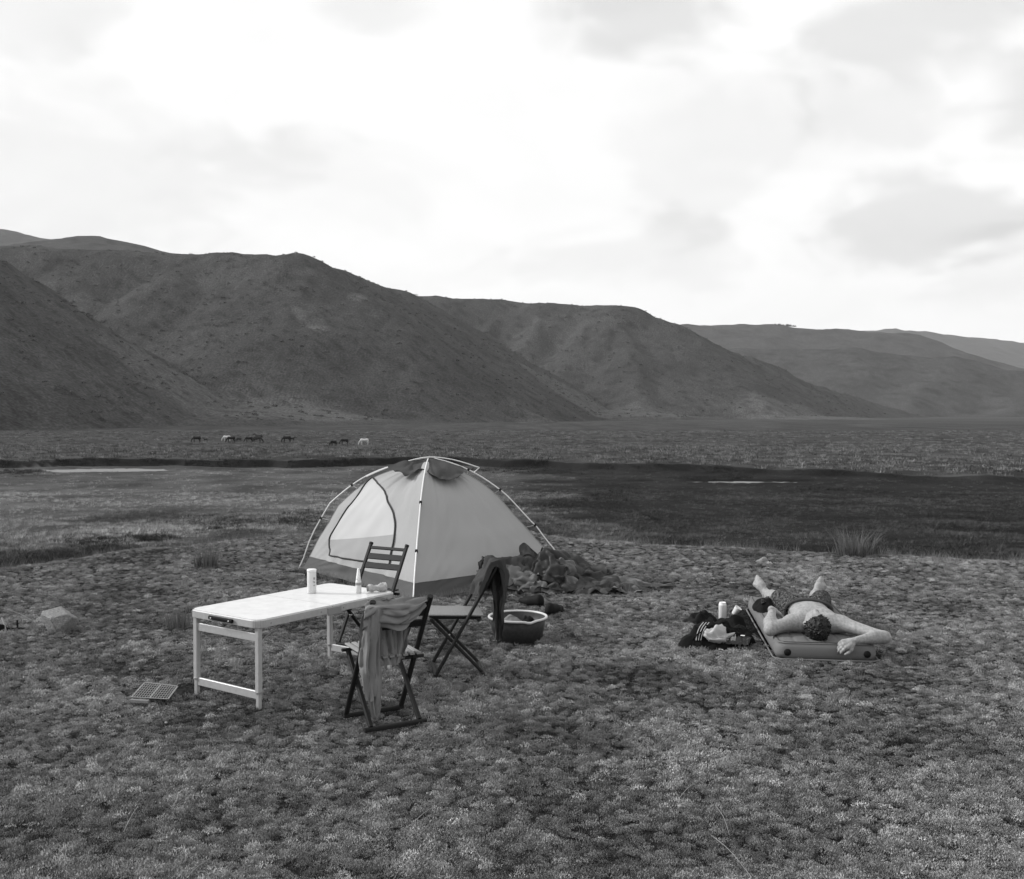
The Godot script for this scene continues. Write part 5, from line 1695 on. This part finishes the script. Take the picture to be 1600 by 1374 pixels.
# ============================================================ horses
func horse_mesh(grazing: bool) -> ArrayMesh:
	var b := [
		[Vector3(-0.55, 1.05, 0), Vector3(0.0, 0.98, 0), 0.27, 0.28],
		[Vector3(0.0, 0.98, 0), Vector3(0.48, 1.03, 0), 0.28, 0.27],
		[Vector3(0.45, 1.18, 0), Vector3(0.60, 1.0, 0), 0.16, 0.2],
		[Vector3(-0.62, 1.10, 0), Vector3(-0.72, 0.85, 0), 0.2, 0.16],
		[Vector3(-0.82, 1.15, 0), Vector3(-0.92, 0.55, 0), 0.06, 0.04]]
	if grazing:
		b.append([Vector3(0.58, 1.15, 0), Vector3(1.02, 0.62, 0), 0.17, 0.11])
		b.append([Vector3(1.02, 0.62, 0), Vector3(1.14, 0.30, 0), 0.11, 0.09])
		b.append([Vector3(1.14, 0.30, 0), Vector3(1.18, 0.10, 0), 0.085, 0.055])
		b.append([Vector3(1.0, 0.68, 0.06), Vector3(1.08, 0.78, 0.08), 0.03, 0.015])
		b.append([Vector3(1.0, 0.68, -0.06), Vector3(1.08, 0.78, -0.08), 0.03, 0.015])
	else:
		b.append([Vector3(0.58, 1.15, 0), Vector3(0.98, 1.42, 0), 0.17, 0.11])
		b.append([Vector3(0.98, 1.42, 0), Vector3(1.2, 1.30, 0), 0.1, 0.085])
		b.append([Vector3(1.2, 1.30, 0), Vector3(1.38, 1.14, 0), 0.08, 0.06])
		b.append([Vector3(0.96, 1.5, 0.05), Vector3(0.95, 1.6, 0.06), 0.03, 0.015])
		b.append([Vector3(0.96, 1.5, -0.05), Vector3(0.95, 1.6, -0.06), 0.03, 0.015])
	for s in [-1.0, 1.0]:
		var o: float = 0.1 * s
		b.append([Vector3(0.50, 0.95, 0.14 * s), Vector3(0.52 + o, 0.48, 0.15 * s), 0.13, 0.065])
		b.append([Vector3(0.52 + o, 0.48, 0.15 * s), Vector3(0.50 + o, 0.05, 0.15 * s), 0.055, 0.05])
		b.append([Vector3(-0.62, 0.98, 0.13 * s), Vector3(-0.52 + o, 0.68, 0.15 * s), 0.17, 0.10])
		b.append([Vector3(-0.52 + o, 0.68, 0.15 * s), Vector3(-0.72 + o, 0.46, 0.15 * s), 0.09, 0.06])
		b.append([Vector3(-0.72 + o, 0.46, 0.15 * s), Vector3(-0.66 + o, 0.05, 0.15 * s), 0.055, 0.05])
	return flesh(b, 0.03, 0.05)

func build_horses() -> void:
	var graze := horse_mesh(true)
	var stand := horse_mesh(false)
	# feet in the photograph, length in pixels, turn (PI faces left), coat
	var list := [
		[307, 692, 15, PI, "d", true, "dark horse grazing next to its small foal"],
		[321, 691, 9, PI - 0.3, "b", false, "small dark foal standing behind the grazing dark horse"],
		[354, 690, 14, PI, "w", true, "white horse half hidden behind a dark grazing horse"],
		[361, 692, 15, PI, "d", true, "dark horse grazing in front of the white horse"],
		[373, 691, 11, PI + 0.9, "b", true, "brown horse grazing close behind the dark and white pair"],
		[389, 692, 14, PI, "d", true, "dark horse grazing at the head of the cluster"],
		[404, 689, 15, PI - 0.2, "b", false, "brown horse standing at the back of the cluster"],
		[402, 692.5, 16, 0.15, "b", true, "brown horse grazing at the rear of the cluster, facing away from it"],
		[448, 691.5, 15, PI, "d", true, "dark horse grazing alone with a companion at its tail"],
		[456, 690.5, 11, 0.3, "b", false, "brown horse with raised head at another's tail"],
		[521, 697, 13, PI + 0.7, "d", true, "dark horse grazing with its rump turned to the stream"],
		[538, 695, 14, PI, "d", true, "dark horse grazing between a dark one and the white one"],
		[569, 696, 16, PI, "w", true, "white horse grazing alone at the end of the herd"]]
	for q in list:
		# walk the ray to the valley floor
		var d := dirpx(q[0], q[1])
		var t := 100.0
		while t < 600.0:
			var p := Vector3(0, HC, 0) + d * t
			if p.y <= gh(p.x, p.z): break
			t += 1.0
		var at := Vector3(0, HC, 0) + d * t
		at.y = gh(at.x, at.z)
		var sc: float = q[2] * t / F / 2.05
		sc = clampf(sc, 0.55, 1.1)
		var H := thing("horse", q[6], "horse", at, q[3], "horses grazing beyond the stream")
		var m: StandardMaterial3D = {"d": M.horse_dark, "b": M.horse_brown, "w": M.horse_white}[q[4]]
		var o := put(graze if q[5] else stand, "body", m, H)
		o.scale = Vector3.ONE * sc
		if q[4] != "w":
			var mn := put(tube([Vector3(0.5, 1.33, 0) * sc, (Vector3(0.85, 0.98, 0) if q[5] else Vector3(0.85, 1.48, 0)) * sc], 0.05 * sc, 6), "mane", M.black, H)

# ============================================================ vegetation
func leaf_clump(n: int, rad: float, hgt: float, lw: float, ll: float, sd: int) -> ArrayMesh:
	var r := RandomNumberGenerator.new()
	r.seed = sd
	var v := PackedVector3Array()
	var c := PackedColorArray()
	var idx := PackedInt32Array()
	for i in n:
		var a := r.randf() * TAU
		var q := sqrt(r.randf())
		var base := Vector3(cos(a) * q * rad, hgt * (1.0 - q * q) * r.randf_range(0.25, 1.0), sin(a) * q * rad)
		var b := r.randf() * TAU
		var el := r.randf_range(0.15, 1.25)
		var d := Vector3(cos(b) * cos(el), sin(el), sin(b) * cos(el))
		var s := d.cross(Vector3(r.randf_range(-1, 1), r.randf_range(-1, 1), r.randf_range(-1, 1))).normalized() * lw * r.randf_range(0.6, 1.2)
		var l := ll * r.randf_range(0.6, 1.3)
		var t := r.randf_range(0.7, 1.35)
		var k := v.size()
		v.append(base - s * 0.3)
		v.append(base + d * l * 0.55 + s)
		v.append(base + d * l)
		v.append(base + d * l * 0.55 - s)
		for m in 4: c.append(Color(t, t, t))
		idx.append_array([k, k + 1, k + 2, k, k + 2, k + 3])
	return indexed(v, idx, PackedVector2Array(), c)

func blade_tuft(n: int, rad: float, hgt: float, w: float, lean: float, sd: int) -> ArrayMesh:
	var r := RandomNumberGenerator.new()
	r.seed = sd
	var v := PackedVector3Array()
	var c := PackedColorArray()
	var idx := PackedInt32Array()
	for i in n:
		var a := r.randf() * TAU
		var q := sqrt(r.randf()) * rad
		var base := Vector3(cos(a) * q, -0.01, sin(a) * q)
		var h := hgt * r.randf_range(0.45, 1.1)
		var b := a + r.randf_range(-0.9, 0.9)
		var out := Vector3(cos(b), 0, sin(b)) * lean * h * r.randf_range(0.1, 1.0)
		var s := Vector3(-sin(b), 0, cos(b)).rotated(Vector3.UP, r.randf_range(-1.2, 1.2)) * w * r.randf_range(0.7, 1.2)
		var t := r.randf_range(0.65, 1.4)
		var k := v.size()
		var mid := base + out * 0.35 + Vector3(0, h * 0.55, 0)
		v.append(base - s)
		v.append(base + s)
		v.append(mid - s * 0.7)
		v.append(mid + s * 0.7)
		v.append(base + out + Vector3(0, h, 0))
		for m in 5: c.append(Color(t, t, t))
		idx.append_array([k, k + 2, k + 1, k + 1, k + 2, k + 3, k + 2, k + 4, k + 3])
	return indexed(v, idx, PackedVector2Array(), c)

func scatter(mesh: Mesh, called: String, label: String, category: String, places: Array, mt: Material) -> void:
	var mm := MultiMesh.new()
	mm.transform_format = MultiMesh.TRANSFORM_3D
	mm.use_colors = true
	mm.mesh = mesh
	mm.instance_count = places.size()
	for i in places.size():
		mm.set_instance_transform(i, places[i][0])
		var t: float = places[i][1]
		mm.set_instance_color(i, Color(t, t, t))
	var o := MultiMeshInstance3D.new()
	o.name = numbered(called)
	o.multimesh = mm
	o.material_override = mt
	add_child(o, true)
	tag(o, label, category, "", "stuff")

func blocked(x: float, z: float) -> bool:
	# under the tent, the mattress and the small flat things nothing grows through
	if tent_corner.size():
		var a: Vector3 = tent_corner[0]
		var e: Vector3 = tent_corner[1] - a
		var f: Vector3 = tent_corner[3] - a
		var p := Vector3(x, 0, z) - a
		var u := p.dot(e) / e.length_squared()
		var w := p.dot(f) / f.length_squared()
		if u > 0.03 and u < 0.97 and w > 0.03 and w < 0.97: return true
	if x > 1.95 and x < 2.75 and z < -7.46 and z > -9.35: return true
	if Vector2(x + 2.08, z + 6.62).length() < 0.16: return true
	return false

func build_vegetation() -> void:
	rng.seed = 77
	var r := rng
	# low cushion plants of the terrace
	var sets := [[], [], [], []]
	var kinds := [leaf_clump(80, 0.050, 0.020, 0.0026, 0.014, 1), leaf_clump(84, 0.052, 0.030, 0.0024, 0.016, 2), leaf_clump(70, 0.048, 0.016, 0.0034, 0.012, 3), blade_tuft(11, 0.035, 0.035, 0.0011, 0.9, 4)]
	var want := 300000
	var k := 0
	while k < want:
		k += 1
		var Z := lerpf(3.3, 16.2, pow(r.randf(), 1.25))
		var x := r.randf_range(-1.0, 1.0) * (0.56 * Z + 0.9)
		var z := -Z
		if Z > table(EDGE, x) + 1.2 or blocked(x, z): continue
		var np := n_fine.get_noise_2d(x * 0.55 + 20.0, z * 0.55)
		var nb := n_mid.get_noise_2d(x * 4.0, z * 4.0 + 70.0)
		var nf := n_fine.get_noise_2d(x * 3.0, z * 3.0 + 9.0)
		var nc := n_fine.get_noise_2d(x * 10.0 + 50.0, z * 15.0)        # the single cushions, a hand wide
		var kind := 0
		if np + nb * 0.6 > 0.05: kind = 1 if nf > 0.0 else 2
		if r.randf() < 0.13 + 0.3 * smoothstep(0.05, 0.5, -nb): kind = 3
		var s := r.randf_range(0.34, 0.74) * (1.0 + 0.3 * np + 0.35 * nc)
		if nc + 0.35 * nf < -0.06 and kind != 3 and r.randf() < 0.85: continue
		var t := 0.155 + 0.09 * nb + 0.08 * np + 0.12 * nf + 0.26 * nc
		t *= r.randf_range(0.6, 1.5)
		if r.randf() < 0.12: t *= 1.7
		t = clampf(t, 0.025, 0.6)
		var b := Basis(Vector3.UP, r.randf() * TAU).rotated(Vector3.RIGHT, r.randf_range(-0.25, 0.25)).scaled(Vector3(s, s * r.randf_range(0.7, 1.5), s))
		sets[kind].append([Transform3D(b, Vector3(x, gh(x, z) - 0.004 + 0.012 * maxf(0.0, nc), z)), t])
	var nm := [["low_plants", "low grey leafed cushion plants matted over the terrace"], ["low_plants", "taller pale cushion plants in patches over the terrace"], ["low_plants", "broad leafed mat plants between the cushions"], ["short_grass", "short thin grass growing through the cushion plants"]]
	for i in 4: scatter(kinds[i], nm[i][0], nm[i][1], "plants" if i < 3 else "grass", sets[i], M.leaf)
	# longer grass in wisps, on the lip of the terrace and round the things
	var wisp := []
	var wt := blade_tuft(9, 0.05, 0.17, 0.0016, 0.7, 9)
	for i in 4200:
		var x := r.randf_range(-9.0, 9.0)
		var e := table(EDGE, x)
		var Z: float
		if i < 2400:
			Z = e + r.randf_range(-1.8, 0.8) * r.randf()
			if n_mid.get_noise_2d(x * 6.0, 3.0) < -0.05 and r.randf() < 0.8: continue
		else:
			Z = lerpf(3.6, e, r.randf())
			if n_mid.get_noise_2d(x * 3.0, Z * 3.0) < 0.12: continue
		if blocked(x, -Z): continue
		var s := r.randf_range(0.5, 1.3) * (0.8 if i < 2400 else 0.7)
		wisp.append([Transform3D(Basis(Vector3.UP, r.randf() * TAU).scaled(Vector3(s, s, s)), Vector3(x, gh(x, -Z), -Z)), r.randf_range(0.08, 0.26)])
	for q in range(300):
		var a: Vector3 = tent_corner[0]
		var b: Vector3 = tent_corner[3] if q % 2 == 0 else tent_corner[1]
		var p := a.lerp(b, r.randf()) + Vector3(r.randf_range(-0.05, 0.05), 0, r.randf_range(0.02, 0.10))
		wisp.append([Transform3D(Basis(Vector3.UP, r.randf() * TAU).scaled(Vector3.ONE * r.randf_range(0.4, 0.75)), p), r.randf_range(0.1, 0.3)])
	scatter(wt, "long_grass", "wispy longer grass along the lip of the terrace", "grass", wisp, M.leaf)
	# meadow below the terrace
	var mead := []
	var mt := blade_tuft(22, 0.16, 0.16, 0.006, 0.8, 12)
	for i in 46000:
		var Z := 16.0 * pow(95.0 / 16.0, r.randf())
		var x := r.randf_range(-1.0, 1.0) * (0.56 * Z + 2.0)
		if Z < table(EDGE, x) + 1.0 or Z > table(BANK, x) - 3.0: continue
		var n := n_mid.get_noise_2d(x * 1.6, Z * 1.6)
		if n < -0.1 and r.randf() < 0.6: continue
		if Z > 62.0 and r.randf() < 0.75: continue
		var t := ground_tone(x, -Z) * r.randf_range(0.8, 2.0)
		var s := r.randf_range(0.5, 1.1) * (1.0 + 0.5 * n)
		mead.append([Transform3D(Basis(Vector3.UP, r.randf() * TAU).scaled(Vector3(s, s * 0.8, s)), Vector3(x, gh(x, -Z), -Z)), t])
	scatter(mt, "meadow_grass", "cropped meadow grass on the flat below the terrace", "grass", mead, M.leaf)
	var plain := []
	var pm := blade_tuft(20, 0.30, 0.22, 0.02, 0.8, 13)
	for i in 26000:
		var Z := 64.0 * pow(6.4, r.randf())
		var x := r.randf_range(-1.0, 1.0) * (0.54 * Z + 4.0)
		if Z < table(BANK, x) + bank_wave(x) + 2.0: continue
		var n := n_big.get_noise_2d(x * 3.0, Z * 1.2)
		if n < 0.0 and r.randf() < 0.6: continue
		var s := r.randf_range(0.5, 1.6) * (1.0 + Z / 400.0)
		plain.append([Transform3D(Basis(Vector3.UP, r.randf() * TAU).scaled(Vector3(s, s * 0.7, s)), Vector3(x, gh(x, -Z) - 0.02, -Z)), r.randf_range(0.04, 0.22)])
	scatter(pm, "plain_grass", "scattered tufts of grass over the plain beyond the stream", "grass", plain, M.leaf)
	# dark sedge along the far bank and in wet hollows, and tufts standing for bank shade
	var sedge := []
	var sm := blade_tuft(30, 0.35, 0.45, 0.016, 0.7, 15)
	for i in 4200:
		var x := r.randf_range(-62.0, 56.0)
		if r.randf() < smoothstep(0.1, -0.25, n_mid.get_noise_2d(x * 2.5, 17.0)): continue
		var b := table(BANK, x) + bank_wave(x)
		var Z := b + r.randf_range(-0.3, 1.0)
		var s := r.randf_range(0.25, 0.6) * (1.0 + n_mid.get_noise_2d(x * 3.0, 7.0)) * lerpf(1.0, 0.6, smoothstep(-10.0, 30.0, x))
		sedge.append([Transform3D(Basis(Vector3.UP, r.randf() * TAU).scaled(Vector3(s, s, s)), Vector3(x, gh(x, -Z) - 0.05, -Z)), r.randf_range(0.02, 0.07)])
	for h in [[360, 818, 70, 14], [470, 812, 40, 10], [150, 850, 60, 10], [30, 866, 60, 8], [240, 842, 40, 6], [900, 790, 60, 18], [960, 775, 40, 12], [1100, 747, 45, 3], [1150, 746, 30, 3], [790, 735, 70, 4], [870, 738, 40, 4], [30, 738, 40, 4], [1280, 765, 40, 4]]:  # clusters along the left lip stand in for the shaded channel bank
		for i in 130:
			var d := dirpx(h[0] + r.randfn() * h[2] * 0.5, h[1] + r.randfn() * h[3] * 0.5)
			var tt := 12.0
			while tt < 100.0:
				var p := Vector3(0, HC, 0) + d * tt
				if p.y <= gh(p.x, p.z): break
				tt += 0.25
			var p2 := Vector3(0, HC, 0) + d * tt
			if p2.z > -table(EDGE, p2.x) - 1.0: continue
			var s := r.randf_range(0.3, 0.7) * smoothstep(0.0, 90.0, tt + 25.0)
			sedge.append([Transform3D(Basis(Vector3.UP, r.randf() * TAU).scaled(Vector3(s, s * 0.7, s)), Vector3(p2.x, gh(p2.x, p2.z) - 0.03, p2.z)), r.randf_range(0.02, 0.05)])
	for i in 420:  # near-black tufts added as the shade band of the left channel bank
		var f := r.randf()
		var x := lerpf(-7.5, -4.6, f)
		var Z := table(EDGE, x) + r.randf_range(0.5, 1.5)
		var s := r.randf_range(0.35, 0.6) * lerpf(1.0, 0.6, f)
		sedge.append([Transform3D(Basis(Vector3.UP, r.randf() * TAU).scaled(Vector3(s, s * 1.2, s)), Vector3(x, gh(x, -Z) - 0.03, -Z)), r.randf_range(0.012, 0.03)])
	scatter(sm, "sedge", "dark sedge along the stream bank and in wet hollows, with dark tufts painting bank shade", "sedge", sedge, M.leaf)
	var grit := []
	for i in 260:
		var Z := lerpf(3.8, 13.0, r.randf())
		var x := r.randf_range(-1.0, 1.0) * (0.56 * Z + 0.8)
		if blocked(x, -Z): continue
		var s := 0.006 * pow(r.randf_range(0.6, 1.5), 2.0)
		grit.append([Transform3D(Basis(Vector3.UP, r.randf() * TAU).scaled(Vector3(s, s * 0.7, s * 0.8)), Vector3(x, gh(x, -Z) + 0.012, -Z)), [0.02, 0.03, 0.08, 0.12, 0.3][r.randi() % 5]])
	var gm := mat(1.0, 0.9, 0.15)
	gm.vertex_color_use_as_albedo = true
	var sp := SphereMesh.new()
	sp.radius = 1.0
	sp.height = 2.0
	sp.radial_segments = 9
	sp.rings = 5
	scatter(sp, "gravel", "small stones and droppings scattered in the turf", "gravel", grit, gm)
	# single tussocks that stand out
	for q in [[1337, 867, 0.22, 0.36, 130, 1.0, "large pale grass tussock on the lip of the terrace"], [322, 886, 0.13, 0.36, 60, 0.4, "tall upright grass tussock beyond the table, near the tent"], [277, 981, 0.10, 0.24, 34, 0.45, "thin grass tussock beside the near end of the table"]]:
		var at := P(q[0], q[1])
		var T := thing("grass_tussock", q[6], "grass tussock", Vector3(at.x, gh(at.x, at.z), at.z))
		var m := mat(0.16, 0.8)
		m.vertex_color_use_as_albedo = true
		m.backlight_enabled = true
		m.backlight = Color(0.25, 0.25, 0.25)
		put(blade_tuft(q[4] * 2, q[2], q[3], 0.0034, q[5], int(q[0])), "blades", m, T)
		var m2 := mat(0.07, 0.8)
		m2.vertex_color_use_as_albedo = true
		put(blade_tuft(q[4] * 2, q[2], q[3] * 0.5, 0.003, q[5] * 0.8, int(q[0]) + 1), "undergrowth", m2, T)
	# dry stalks lying in the turf
	var stl := [[1105, 1290, 1175, 1372], [640, 1280, 690, 1255], [1140, 1295, 1120, 1262], [0, 945, 50, 970], [190, 1295, 215, 1260], [280, 1372, 330, 1340], [1060, 1240, 1085, 1225], [20, 1275, 60, 1262]]
	for q in stl:
		var a := P(q[0], q[1], 0.03)
		var b := P(q[2], q[3], 0.05)
		var S := thing("dry_stalk", "thin pale dry grass stalk lying across the turf", "stalk", Vector3.ZERO, 0.0, "dry stalks in the turf")
		put(tube(curve([a - Vector3(0, 0.03, 0), a.lerp(b, 0.5) + Vector3(0.004, 0.0, 0), b], 8), 0.0018, 5, 0.001), "stem", M.slat_light, S)
	# scrub dotted over the slopes
	var scrub := []
	for i in 15000:
		var p: Vector3 = hill_points[r.randi() % hill_points.size()] + Vector3(r.randf_range(-2.0, 2.0), -0.3, r.randf_range(-2.0, 2.0))
		if n_big.get_noise_2d(p.x * 1.5, p.z * 1.5) < -0.12: continue
		var s := r.randf_range(0.6, 1.7)
		scrub.append([Transform3D(Basis(Vector3.UP, r.randf() * TAU).scaled(Vector3(s, s * 0.8, s)), p), r.randf_range(0.03, 0.10)])
	scatter(leaf_clump(26, 0.9, 1.0, 0.25, 0.7, 33), "hill_scrub", "low dark scrub dotted over the hill slopes", "scrub", scrub, M.leaf)
	# trees on the far crest
	var far := []
	for i in 14:
		var px := 1208.0 + i * 2.6 + r.randf_range(-1, 1)
		var p := PZ(px, 508.5 + absf(px - 1215.0) * 0.05, 2795.0)
		var s := r.randf_range(5.0, 8.5)
		far.append([Transform3D(Basis(Vector3.UP, r.randf() * TAU).scaled(Vector3(s, s, s)), p - Vector3(0, 2.0, 0)), r.randf_range(0.03, 0.05)])
	scatter(leaf_clump(120, 0.45, 0.9, 0.10, 0.3, 30), "distant_trees", "small clump of trees on the far crest", "trees", far, M.leaf)
